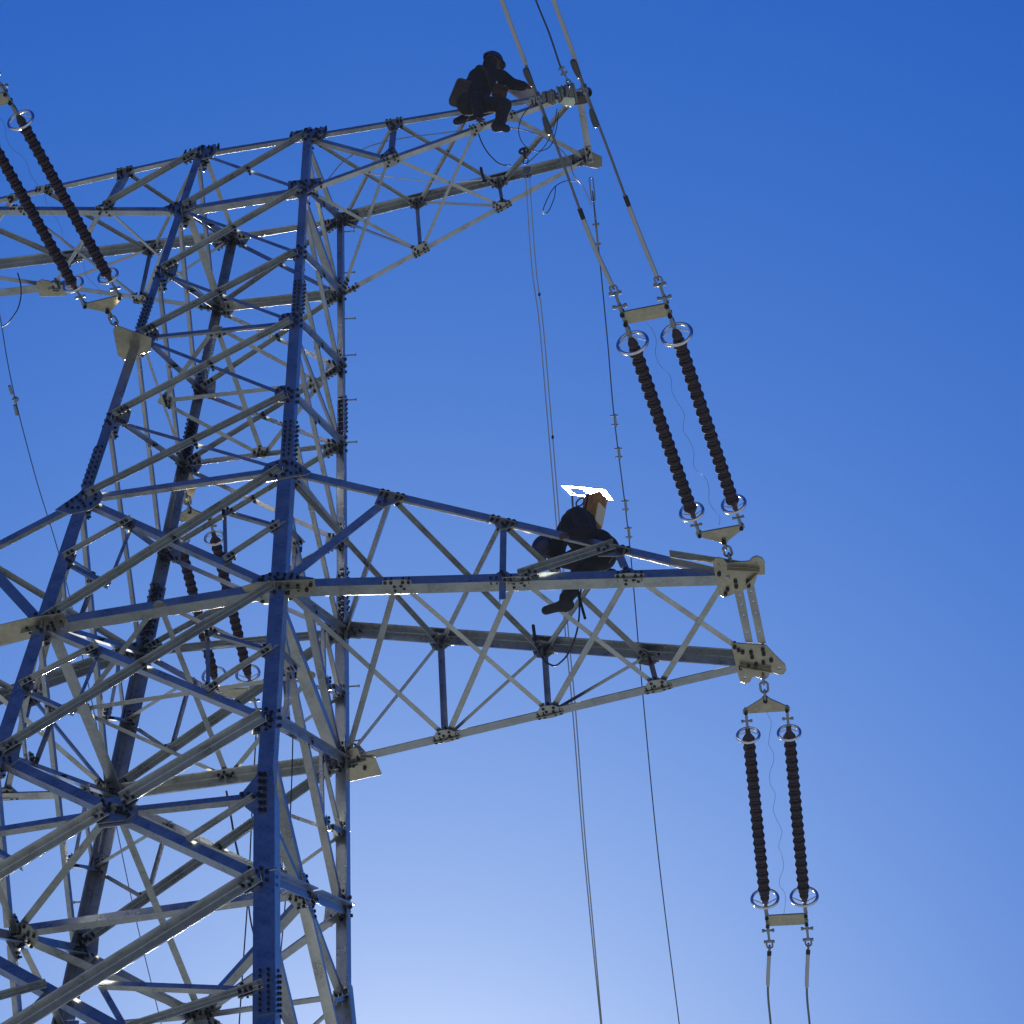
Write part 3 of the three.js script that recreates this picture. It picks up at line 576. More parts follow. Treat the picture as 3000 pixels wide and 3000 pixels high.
{
  const nf = FACE.front, sh = (v, k) => v.map((p) => p.clone().addScaledVector(nf, k));
  const a = part('gusset_plate', plateGeo(sh(Q.plateNH, 0.012), nf, 0.012), PLATE, tower); bolts(a, sh(Q.boltsNH, 0.02), nf, 1.25);
  const b = part('gusset_plate', plateGeo(sh(Q.plateFC, 0.014), nf, 0.012), PLATE, tower);
  const c = Q.plateFC; bolts(b, sh([MID(c[0], c[4], 0.1), MID(c[0], c[5], 0.3), MID(c[0], c[5], 0.5), MID(c[0], c[5], 0.7), MID(c[1], c[6], 0.25), MID(c[2], c[5], 0.3), MID(c[3], c[5], 0.5), MID(c[3], c[6], 0.7)], 0.022), nf, 1.3);
}

// ---------------------------------------------------------------- tension insulator strings, drawn along +Y from the tower end
const RUBBER = new THREE.MeshStandardMaterial({ color: new THREE.Color().setRGB(0.016, 0.0045, 0.007), roughness: 0.5 });
const lathe = (pts, k = 28) => new THREE.LatheGeometry(pts.map(([r, y]) => new THREE.Vector2(r, y)), k);
const box = (w, h, d, x, y, z, r = 0.004) => { const g = new RoundedBoxGeometry(w, h, d, 1, r); g.translate(x, y, z); return g; };
const rod = (a, b, r, k = 10) => { const d = b.clone().sub(a), g = new THREE.CylinderGeometry(r, r, d.length(), k); g.applyQuaternion(new THREE.Quaternion().setFromUnitVectors(UP, d.normalize())); const c = MID(a, b); g.translate(c.x, c.y, c.z); return g; };
function link(y0, len, w, r, turn) {                       // one oval chain link round the Y axis
  const pts = [], R = w / 2, h = len / 2 - R;
  for (let i = 0; i <= 12; i++) { const a = Math.PI * i / 12; pts.push(V(R * Math.cos(a), h + R * Math.sin(a), 0)); }
  for (let i = 0; i <= 12; i++) { const a = Math.PI + Math.PI * i / 12; pts.push(V(R * Math.cos(a), -h + R * Math.sin(a), 0)); }
  const g = new THREE.TubeGeometry(new THREE.CatmullRomCurve3(pts, true, 'catmullrom', 0.2), 40, r, 8, true);
  if (turn) g.rotateY(Math.PI / 2); g.translate(0, y0 + len / 2, 0); return g;
}
const flat = (pts, th) => { const s = new THREE.Shape(pts.map(([x, y]) => new THREE.Vector2(x, y))); const g = new THREE.ExtrudeGeometry(s, { depth: th, bevelEnabled: true, bevelSize: 0.003, bevelThickness: 0.003, bevelSegments: 1, bevelOffset: -0.003 }); g.translate(0, 0, -th / 2); return g; };
const crossBolt = (x, y, r = 0.016, len = 0.09) => { const g = [rod(V(x, y, -len / 2), V(x, y, len / 2), r * 0.7), rod(V(x, y, -len / 2), V(x, y, -len / 2 + 0.018), r, 6), rod(V(x, y, len / 2 - 0.02), V(x, y, len / 2), r, 6)]; return g; };
const sideBolt = (x, y, r = 0.018, len = 0.13) => [rod(V(x - len / 2, y, 0), V(x + len / 2, y, 0), r * 0.6), rod(V(x - len / 2, y, 0), V(x - len / 2 + 0.03, y, 0), r, 6), rod(V(x + len / 2 - 0.03, y, 0), V(x + len / 2, y, 0), r, 6)];
const SP = 0.235, SHEDS = 20, Y0 = 0.93, PITCH = 0.1275;
const shedGeo = lathe([[0.03, 0.036], [0.05, 0.03], [0.066, 0.02], [0.0735, 0.008], [0.0745, 0.0], [0.0735, -0.008], [0.066, -0.018], [0.05, -0.026], [0.03, -0.032]], 24);
const smallGeo = lathe([[0.026, 0.026], [0.045, 0.02], [0.062, 0.007], [0.062, -0.005], [0.045, -0.018], [0.026, -0.024]], 20);
const ringGeo = (r, t) => new THREE.TorusGeometry(r, t, 12, 48).rotateX(Math.PI / 2);
function insulatorString(name, label, spec, end) {
  const [a, d0, l0] = spec, t = thing(name, label, 'insulator string', a, 'paired tension insulator strings on the tower');
  const y = d0.clone().normalize(), x = l0.clone().addScaledVector(y, -l0.dot(y)).normalize(), z = x.clone().cross(y);
  t.quaternion.setFromRotationMatrix(new THREE.Matrix4().makeBasis(x, y, z));
  part('chain_link', [link(-0.035, 0.13, 0.075, 0.013, true)], FITTING, t); part('chain_link', [link(0.065, 0.16, 0.085, 0.014, false)], FITTING, t); part('chain_link', [link(0.20, 0.13, 0.07, 0.013, true)], FITTING, t);
  part('yoke_plate', flat([[-0.03, 0.29], [0.03, 0.29], [0.05, 0.32], [SP + 0.035, 0.475], [SP + 0.035, 0.525], [-SP - 0.035, 0.525], [-SP - 0.035, 0.475], [-0.05, 0.32]], 0.018), YOKE, t);
  part('bolts', [...crossBolt(0, 0.33, 0.028, 0.09), ...crossBolt(-SP, 0.495, 0.024), ...crossBolt(SP, 0.495, 0.024)], BOLT, t).userData.kind = 'stuff';
  for (const s of [-1, 1]) {
    part('clevis', [box(0.03, 0.2, 0.012, s * SP, 0.565, 0.02), box(0.03, 0.2, 0.012, s * SP, 0.565, -0.02), ...sideBolt(s * SP, 0.645), rod(V(s * SP, 0.62, 0), V(s * SP, 0.76, 0), 0.016)], FITTING, t);
    const ins = part('insulator', [lathe([[0.0, 0.75], [0.022, 0.76], [0.03, 0.79], [0.03, 0.84], [0.036, 0.85], [0.052, 0.88], [0.055, 0.905], [0.03, 0.92], [0.026, 0.94], [0.026, Y0 + SHEDS * PITCH - 0.02], [0.055, Y0 + SHEDS * PITCH + 0.0], [0.052, Y0 + SHEDS * PITCH + 0.03], [0.035, Y0 + SHEDS * PITCH + 0.08], [0.024, Y0 + SHEDS * PITCH + 0.12], [0, Y0 + SHEDS * PITCH + 0.13]], 20), ...Array.from({ length: SHEDS }, (_, i) => smallGeo.clone().translate(0, Y0 + (i + 0.5) * PITCH, 0))], RUBBER, t);
    ins.position.x = s * SP;
    for (let i = 0; i < SHEDS; i++) { const m = part('shed', shedGeo.clone(), RUBBER, ins); if (i) m.geometry = ins.children[0].geometry; m.position.y = Y0 + i * PITCH; }
    const r1 = part('grading_ring', [ringGeo(0.127, 0.017), rod(V(-0.127, 0, 0), V(0, -0.07, 0), 0.007), rod(V(0.127, 0, 0), V(0, -0.07, 0), 0.007)], ALU, t); r1.position.set(s * SP, 0.865, 0);
    const ye = Y0 + SHEDS * PITCH;
    const r2 = part('grading_ring', [ringGeo(0.158, 0.018), rod(V(-0.155, 0, 0), V(0, 0.1, 0), 0.008), rod(V(0.155, 0, 0), V(0, 0.1, 0), 0.008)], ALU, t); r2.position.set(s * SP, ye + 0.03, 0);
    part('end_fitting', [rod(V(s * SP, ye + 0.1, 0), V(s * SP, ye + 0.25, 0), 0.017), box(0.045, 0.1, 0.05, s * SP, ye + 0.2, 0), box(0.034, 0.16, 0.014, s * SP, ye + 0.26, 0.02), box(0.034, 0.16, 0.014, s * SP, ye + 0.26, -0.02)], FITTING, t);
    if (end) part('dead_end_clamp', [box(0.034, 0.2, 0.012, s * SP, 3.98, 0.02), box(0.034, 0.2, 0.012, s * SP, 3.98, -0.02), ...sideBolt(s * SP, 4.05, 0.022, 0.15), rod(V(s * SP, 4.05, 0), V(s * SP, 4.25, 0), 0.015), ...sideBolt(s * SP, 4.24, 0.02, 0.13), link(4.22, 0.13, 0.07, 0.012, false).translate(s * SP, 0, 0)], FITTING, t);
  }
  part('yoke_plate', flat([[-SP - 0.02, 3.79], [SP + 0.02, 3.79], [SP + 0.02, 3.97], [-SP - 0.02, 3.97]], 0.018), YOKE, t);
  part('bolts', [[-SP, 3.81], [SP, 3.81], [-SP, 3.95], [SP, 3.95]].flatMap(([p, q]) => crossBolt(p, q, 0.026)), BOLT, t).userData.kind = 'stuff';
  return t;
}
insulatorString('insulator_string', 'pair of dark brown insulators rising from the lower right crossarm to an upper rectangular plate', Q.strA, true);
insulatorString('insulator_string', 'pair of dark brown insulators hanging straight below the tip of the lower right crossarm', Q.strB, true);
insulatorString('insulator_string', 'pair of dark brown insulators at the left edge running up from the front left leg', Q.strC, true);
insulatorString('insulator_string', 'pair of reddish insulators seen through the lattice behind the tower body', Q.strD, true);

// ---------------------------------------------------------------- wires
const CABLE = plain(0x6d7072, 0.5, 0.75), SLEEVE = plain(0xb9bcbb, 0.38, 0.8), DARK = plain(0x17191c, 0.6), ROPE = plain(0xa3a6a4, 0.9), TAPE = plain(0x0d0e10, 0.7);
const curve = (pts, tension = 0.5) => new THREE.CatmullRomCurve3(pts, false, 'centripetal', tension);
const tube = (pts, r, seg = 0, k = 8) => new THREE.TubeGeometry(curve(pts), seg || Math.max(24, pts.length * 14), r, k, false);
function twist(pts, r, n, rr, turns) {                    // helical strands laid round a wire
  const c = curve(pts), out = [];
  for (let s = 0; s < n; s++) { const q = []; for (let i = 0; i <= 90; i++) { const u = i / 90, p = c.getPointAt(u), t = c.getTangentAt(u), x = t.clone().cross(UP).normalize(), y = x.clone().cross(t), a = u * turns * 6.283 + s * 6.283 / n; q.push(p.addScaledVector(x, r * Math.cos(a)).addScaledVector(y, r * Math.sin(a))); } out.push(new THREE.TubeGeometry(new THREE.CatmullRomCurve3(q), 180, rr, 5, false)); }
  return out;
}
function conductor(pts, label) {
  const t = thing('conductor', label, 'conductor'), c = curve(pts), sub = (a, b, n = 14) => Array.from({ length: n + 1 }, (_, i) => c.getPointAt(a + (b - a) * i / n));
  part('wire', tube(pts, 0.0135, 90), CABLE, t);
  return { t, c, sub, L: c.getLength() };
}
for (const [k, label] of [['condAL', 'left of the two stranded conductors rising from the upper insulator pair'], ['condAR', 'right of the two stranded conductors rising from the upper insulator pair']]) {
  const { t, sub, L, c } = conductor(Q[k], label);
  part('sleeve', [tube(sub(0.02, 1.15 / L), 0.02, 40), ...twist(sub(0.02, 1.1 / L), 0.02, 6, 0.006, 5)], SLEEVE, t);
  part('tape', tube(sub(1.12 / L, 1.24 / L, 4), 0.025, 8), TAPE, t);
  part('sleeve', [tube(sub(1 - 1.2 / L, 1), 0.018, 40), ...twist(sub(1 - 1.2 / L, 1), 0.018, 6, 0.005, 5)], SLEEVE, t);
  // vibration damper hung on the wire
  const u0 = k === 'condAL' ? 0.625 : 0.645, p = c.getPointAt(u0), tan = c.getTangentAt(u0), dn = V(0, -1, 0).addScaledVector(tan, tan.y).normalize();
  const d = thing('vibration_damper', k === 'condAL' ? 'twin weight vibration damper on the left conductor beside the earth wire arm' : 'twin weight vibration damper on the right conductor at the top right of the arm', 'damper');
  const at = (s, h) => p.clone().addScaledVector(tan, s).addScaledVector(dn, h);
  part('clamp', [rod(at(-0.04, 0.0), at(0.04, 0.0), 0.028), rod(at(0, 0), at(0, 0.08), 0.018), ...boltGeos(at(0.02, 0.04), V(1, 0, 0), 1.2, 0.04)], FITTING, d);
  part('messenger', tube([at(-0.3, 0.085), at(-0.15, 0.075), at(0, 0.07), at(0.15, 0.075), at(0.3, 0.085)], 0.007), FITTING, d);
  for (const s of [-1, 1]) { const g = lathe([[0, -0.1], [0.02, -0.098], [0.032, -0.08], [0.034, -0.02], [0.028, 0.05], [0.02, 0.1], [0.008, 0.12], [0, 0.12]], 16); g.applyQuaternion(new THREE.Quaternion().setFromUnitVectors(UP, tan.clone().multiplyScalar(-s))); const q = at(s * 0.31, 0.085); g.translate(q.x, q.y, q.z); part('weight', g, plain(0x4c5053, 0.45, 0.7), d); }
}
for (const [k, label] of [['condBL', 'left of the two conductors leaving the lowest insulator pair'], ['condBR', 'right of the two conductors leaving the lowest insulator pair']]) {
  const { t, sub, L } = conductor(Q[k], label);
  part('sleeve', [tube(sub(0.14 / L, 0.62 / L, 5), 0.021, 20), ...twist(sub(0.14 / L, 0.62 / L, 8), 0.02, 6, 0.005, 3)], SLEEVE, t);
  part('tape', tube(sub(0.1 / L, 0.15 / L, 3), 0.027, 6), TAPE, t);
}
function wire(name, pts, r, mat, label, category) { const m = part(numbered(name), tube(pts, r), mat, scene); return tag(m, label, category); }
const DARKWIRE = plain(0x3c4148, 0.5, 0.6);
wire('earth_wire', Q.earthAway, 0.0085, DARKWIRE, 'dark earth wire running down from the rear tip of the upper right arm', 'wire');
wire('earth_wire', Q.earthCam, 0.013, DARKWIRE, 'dark earth wire rising from the tip of the upper right arm out of the top', 'wire');
wire('earth_wire', Q.earthLeft, 0.0075, DARKWIRE, 'thin dark wire descending at the far left behind the tower', 'wire');
wire('pull_rope', Q.ropeA, 0.0075, ROPE, 'left fall of the long hoisting rope hanging from the pulley', 'rope');
wire('pull_rope', Q.ropeB, 0.0075, ROPE, 'right fall of the long hoisting rope, with two knots', 'rope');
{
  const c = curve(Q.ropeB);
  for (const u of [0.15, 0.33]) { const p = c.getPointAt(u), g = new THREE.IcosahedronGeometry(0.022, 1); g.scale(0.8, 1.7, 0.8); g.translate(p.x, p.y, p.z); part('knot', g, DARK, scene.getObjectByName('pull_rope_001')); }
}
// fittings along the earth wires
function clamps(line, us, label, s = 1) {
  const c = curve(line), t = thing('wire_clamp', label, 'clamp');
  for (const u of us) { const p = c.getPointAt(u), d = c.getTangentAt(u), x = V(1, 0, 0).addScaledVector(d, -d.x).normalize(), at = (a, b) => p.clone().addScaledVector(d, a * s).addScaledVector(x, b * s);
    part('clamp_body', [rod(at(-0.1, 0.012), at(0.1, 0.012), 0.016 * s), rod(at(-0.08, -0.05), at(-0.08, 0.06), 0.012 * s), rod(at(0.07, -0.05), at(0.07, 0.05), 0.012 * s)], FITTING, t); }
  return t;
}
clamps(Q.earthAway, [0.21, 0.245, 0.305, 0.335], 'row of small clamps on the dark earth wire right of the hoisting rope');
{
  const p = Q.earthLeft[3].clone(), d = Q.earthLeft[4].clone().sub(p).normalize(), x = V(1, 0, 0).addScaledVector(d, -d.x).normalize(), at = (a, b) => p.clone().addScaledVector(d, a).addScaledVector(x, b);
  const t = thing('vibration_damper', 'small bright vibration damper on the thin wire at the left edge', 'damper');
  part('clamp', [rod(at(-0.03, 0.01), at(0.03, 0.01), 0.03), rod(at(0, -0.05), at(0, 0.05), 0.016)], FITTING, t);
  part('messenger', tube([at(-0.2, -0.035), at(0, -0.02), at(0.24, -0.035)], 0.006), FITTING, t);
  part('weight', rod(at(-0.24, -0.035), at(-0.1, -0.03), 0.022), FITTING, t); part('weight', rod(at(0.1, -0.03), at(0.27, -0.035), 0.024), FITTING, t);
}
// tension fittings where the earth wires meet the arm tips
{
  const shackles = (a, b, label) => { const t = thing('tension_fitting', label, 'fitting', a), d = b.clone().sub(a), L = d.length(); t.quaternion.setFromUnitVectors(UP, d.normalize());
    part('chain_link', link(0, L * 0.3, 0.05, 0.01, false), FITTING, t); part('chain_link', link(L * 0.24, L * 0.3, 0.05, 0.01, true), FITTING, t);
    part('clevis', [box(0.03, L * 0.4, 0.03, 0, L * 0.68, 0), ...sideBolt(0, L * 0.6, 0.016, 0.1), ...sideBolt(0, L * 0.85, 0.016, 0.09)], FITTING, t); };
  shackles(Q.earthAway[0].clone().add(V(0, 0.16, 0.12)), Q.earthAway[1].clone().lerp(Q.earthAway[2], 0.3), 'small shackles under the rear tip of the upper right arm');
  shackles(J('T1').add(V(-0.1, 0.04, 0.05)), Q.earthCam[1], 'small shackles on top of the coiled cable at the arm tip');
}
wire('black_hose', Q.hose1, 0.0085, DARK, 'black cord hanging below the top worker into the upper arm', 'cord');
wire('white_rope', Q.rope2, 0.008, plain(0xc9ccd0, 0.6), 'pale rope slung along the inside of the upper right arm', 'rope');
wire('grey_cable', Q.rope3, 0.008, plain(0x8a9096, 0.5, 0.3), 'long grey cable arching over the upper right arm', 'cable');
wire('cable_loop', Q.loop1, 0.0065, DARKWIRE, 'wide loop of dark cable hanging under the upper arm tip', 'cable');
wire('cable_loop', Q.loop2, 0.0065, DARKWIRE, 'short dark cable curving from the pulley up to the arm tip', 'cable');
wire('cable_loop', Q.loop3, 0.0065, DARKWIRE, 'narrow hanging cable loop below the upper arm with a white tip', 'cable');
{ const g = new THREE.SphereGeometry(0.026, 14, 10); g.scale(0.8, 1.3, 0.8); g.translate(Q.loop3[4].x, Q.loop3[4].y, Q.loop3[4].z); part('white_tip', g, plain(0xf2f4f4, 0.4), scene.getObjectByName('cable_loop_002')); }
wire('black_hose', Q.hose2, 0.011, DARK, 'black hose hanging in a loop below the lower worker', 'hose');
for (const [k, label] of [['hook1', 'small black clip on the upper arm at the end of the pale rope'], ['hook2', 'small black clip at the end of the hanging black hose']]) {
  const t = thing('rope_clip', label, 'clip'); part('clip_body', tube(Q[k], 0.02, 12), DARK, t); part('clip_ring', new THREE.TorusGeometry(0.03, 0.009, 8, 20).translate(Q[k][2].x, Q[k][2].y, Q[k][2].z), DARK, t);
}
wire('grounding_cord', Q.hoseL, 0.009, DARK, 'dark cord hanging in a curve at the left edge below the left arm', 'cord');
wire('thin_rope', Q.backropes, 0.0085, DARKWIRE, 'dark rope hanging behind the near leg', 'rope');
wire('thin_rope', Q.backrope2, 0.013, DARKWIRE, 'short dark cable below the yoke behind the tower', 'cable');
wire('thin_rope', Q.backrope3, 0.0075, DARKWIRE, 'dark rope hanging inside the lattice right of the near leg', 'rope');
wire('thin_rope', Q.backrope4, 0.01, DARKWIRE, 'dark cable slanting just left of the near leg near the bottom', 'cable');
// fine measuring threads between the insulators of each pair
for (const [k, label] of [['strA', 'hair thin wavy wire between the upper right insulators'], ['strB', 'hair thin wavy wire between the lowest insulators'], ['strC', 'hair thin wavy wire between the left edge insulators']]) {
  const [a, d] = Q[k], u = d.clone().normalize(), pts = Array.from({ length: 22 }, (_, i) => a.clone().addScaledVector(u, 0.55 + i * 0.153).add(V(0.03 * Math.sin(i * 1.7) + 0.02 * Math.sin(i * 0.6), 0.03 * Math.cos(i * 1.3), 0)));
  wire('thin_wire', pts, 0.0022, plain(0x70757c, 0.5, 0.5), label, 'wire');
}
// pulley block
{
  const [a, b, c] = Q.pulley, t = thing('pulley_block', 'dark pulley block strapped to the upper arm, holding the hoisting rope', 'pulley');
  part('sling', [rod(a.clone().add(V(0, 0.06, 0)), MID(a, b, 0.6), 0.02), new THREE.TorusGeometry(0.06, 0.018, 8, 18).translate(a.x, a.y, a.z)], DARK, t);
  part('hook', [link(0, 0.12, 0.06, 0.011, false).translate(b.x, b.y - 0.04, b.z)], FITTING, t);
  part('cheek_plate', [-1, 1].map((s) => box(0.1, 0.17, 0.012, c.x, c.y, c.z + s * 0.03)), FITTING, t);
  part('sheave', new THREE.CylinderGeometry(0.05, 0.05, 0.03, 20).rotateX(Math.PI / 2).translate(c.x, c.y - 0.02, c.z), plain(0x33363a, 0.5, 0.5), t);
}
// coiled cable lashed round the arm tip
{
  const t = thing('cable_coil', 'bundle of cable coiled and lashed round the tip of the upper right arm', 'cable coil');
  const [a, b, c, d, e] = Q.coil, dir = J('T1').sub(J('N1')).normalize(), q = new THREE.Quaternion().setFromUnitVectors(Z1, dir);
  const wraps = (p, n, r, step, tr) => Array.from({ length: n }, (_, i) => { const g = new THREE.TorusGeometry(r + (rnd() - 0.5) * 0.03, tr, 8, 26); g.rotateX((rnd() - 0.5) * 0.5); g.rotateY((rnd() - 0.5) * 0.5); g.applyQuaternion(q); const s = p.clone().addScaledVector(dir, (i - n / 2) * step); return g.translate(s.x, s.y - 0.03, s.z); });
  part('cable_turns', [...wraps(b, 6, 0.085, 0.03, 0.016), ...wraps(a, 8, 0.12, 0.03, 0.015)], plain(0x70746c, 0.7, 0.2), t);
  part('lashing', wraps(e, 4, 0.07, 0.022, 0.013), plain(0x3a3c3a, 0.9), t);
  const blob = new THREE.IcosahedronGeometry(0.075, 3), pa = blob.attributes.position; for (let i = 0; i < pa.count; i++) { const s = 1 + 0.25 * Math.sin(pa.getX(i) * 60) * Math.sin(pa.getY(i) * 50 + 1) * Math.sin(pa.getZ(i) * 55 + 2); pa.setXYZ(i, pa.getX(i) * s * 1.3, pa.getY(i) * s * 0.6, pa.getZ(i) * s); } blob.computeVertexNormals();
  part('plastic_sheet', blob.translate(d.x + 0.12, d.y - 0.02, d.z), plain(0xc9d2bd, 0.35), t);
  part('junction_box', [box(0.26, 0.14, 0.14, c.x - 0.02, c.y + 0.03, c.z, 0.02), ...[-0.12, 0.1].map((s) => lathe([[0, 0.09], [0.05, 0.08], [0.06, 0.04], [0.06, 0]], 16).translate(c.x + s, c.y + 0.1, c.z))], plain(0x4a443c, 0.6, 0.3), t);
}

// ---------------------------------------------------------------- people
// A figure is a field of tapered capsules joined by a smooth minimum, meshed on a grid.
function bodyGeo(caps, cell, k = 0.035) {
  const bb = new THREE.Box3(); for (const [a, b, r] of caps) for (const p of [a, b]) bb.expandByPoint(p.clone().addScalar(r + 0.06)).expandByPoint(p.clone().addScalar(-r - 0.06));
  const c = bb.getCenter(V()), half = Math.max(...bb.getSize(V()).toArray()) / 2 + cell * 2, res = Math.ceil(2 * half / cell) + 1, mc = new MarchingCubes(res, new THREE.MeshBasicMaterial(), false, false, 400000), h = res / 2, p = V();
  const pre = caps.map(([a, b, ra, rb, sq]) => { const ab = b.clone().sub(a); return [a, ab, Math.max(1e-9, ab.dot(ab)), ra, rb, Math.max(ra, rb) + 0.14]; });
  for (let z = 0; z < res; z++) for (let y = 0; y < res; y++) for (let x = 0; x < res; x++) {
    p.set((x - h) / h * half + c.x, (y - h) / h * half + c.y, (z - h) / h * half + c.z);
    let dd = 0.3;
    for (const [a, ab, l2, ra, rb] of pre) {
      const px = p.x - a.x, py = p.y - a.y, pz = p.z - a.z, t = Math.max(0, Math.min(1, (px * ab.x + py * ab.y + pz * ab.z) / l2));
      const e = Math.hypot(px - ab.x * t, py - ab.y * t, pz - ab.z * t) - (ra + (rb - ra) * t);
      const m = Math.max(k - Math.abs(dd - e), 0) / k; dd = Math.min(dd, e) - m * m * k * 0.25;
    }
    mc.field[z * res * res + y * res + x] = -dd;
  }
  mc.isolation = 0; mc.update();
  const g = new THREE.BufferGeometry(), n = mc.count;
  const pos = new Float32Array(n * 3); for (let i = 0; i < n; i++) { pos[i * 3] = mc.positionArray[i * 3] * half + c.x; pos[i * 3 + 1] = mc.positionArray[i * 3 + 1] * half + c.y; pos[i * 3 + 2] = mc.positionArray[i * 3 + 2] * half + c.z; }
  g.setAttribute('position', new THREE.BufferAttribute(pos, 3)); g.setAttribute('normal', new THREE.BufferAttribute(mc.normalArray.slice(0, n * 3), 3)); g.setAttribute('uv', new THREE.BufferAttribute(new Float32Array(n * 2), 2));
  return g;
}
// five bent fingers on a palm: w wrist, d hand direction, s towards the thumb
function handCaps(w, d, s, curl) {
  const n = d.clone().cross(s).normalize(), out = [], at = (a, b, c) => w.clone().addScaledVector(d, a).addScaledVector(s, b).addScaledVector(n, c);
  for (const o of [-0.03, -0.01, 0.01, 0.03]) out.push([at(0.01, o * 0.7, 0), at(0.085, o, 0), 0.017, 0.0125]);
  const len = [0.055, 0.068, 0.075, 0.066];
  [-0.031, -0.0105, 0.0105, 0.031].forEach((o, i) => { let p = at(0.088, o, 0), a = curl * 0.5; for (let j = 0; j < 3; j++) { const l = len[i] * [0.46, 0.31, 0.23][j], q = p.clone().addScaledVector(d, Math.cos(a) * l).addScaledVector(n, Math.sin(a) * l).addScaledVector(s, o * 0.05); out.push([p, q, 0.0095 - j * 0.0008, 0.0087 - j * 0.0008]); p = q; a += curl; } });
  const t0 = at(0.025, 0.03, 0.004), t1 = at(0.058, 0.058, 0.014), t2 = at(0.085, 0.066, 0.028); out.push([t0, t1, 0.014, 0.0115], [t1, t2, 0.0112, 0.0095]);
  return out;
}
function headCaps(c, fw, up) {                           // skull, jaw, nose, brows, lips, ears
  const r = fw.clone().cross(up).normalize(), at = (a, b, s = 0) => c.clone().addScaledVector(fw, a).addScaledVector(up, b).addScaledVector(r, s);
  return [[at(-0.03, 0.03), at(0.01, 0.025), 0.088, 0.085], [at(0.03, -0.03), at(0.045, -0.075), 0.062, 0.042], [at(0.09, 0.008), at(0.108, -0.024), 0.009, 0.0145], [at(0.082, 0.024, -0.035), at(0.082, 0.024, 0.035), 0.011, 0.011], [at(0.087, -0.058, -0.018), at(0.087, -0.058, 0.018), 0.0085, 0.0085],
    [at(-0.005, 0.0, 0.086), at(-0.012, -0.035, 0.084), 0.013, 0.01], [at(-0.005, 0.0, -0.086), at(-0.012, -0.035, -0.084), 0.013, 0.01]];
}
const WEAVE = noiseTex(256, (u, v) => { const f = 0.72 + 0.5 * nB(u, v) * nA(u, v) + 0.2 * nD(u, v); return [230 * f, 230 * f, 230 * f]; }, true);
const cloth = (hex) => new THREE.MeshStandardMaterial({ color: hex, roughness: 0.92, map: WEAVE });
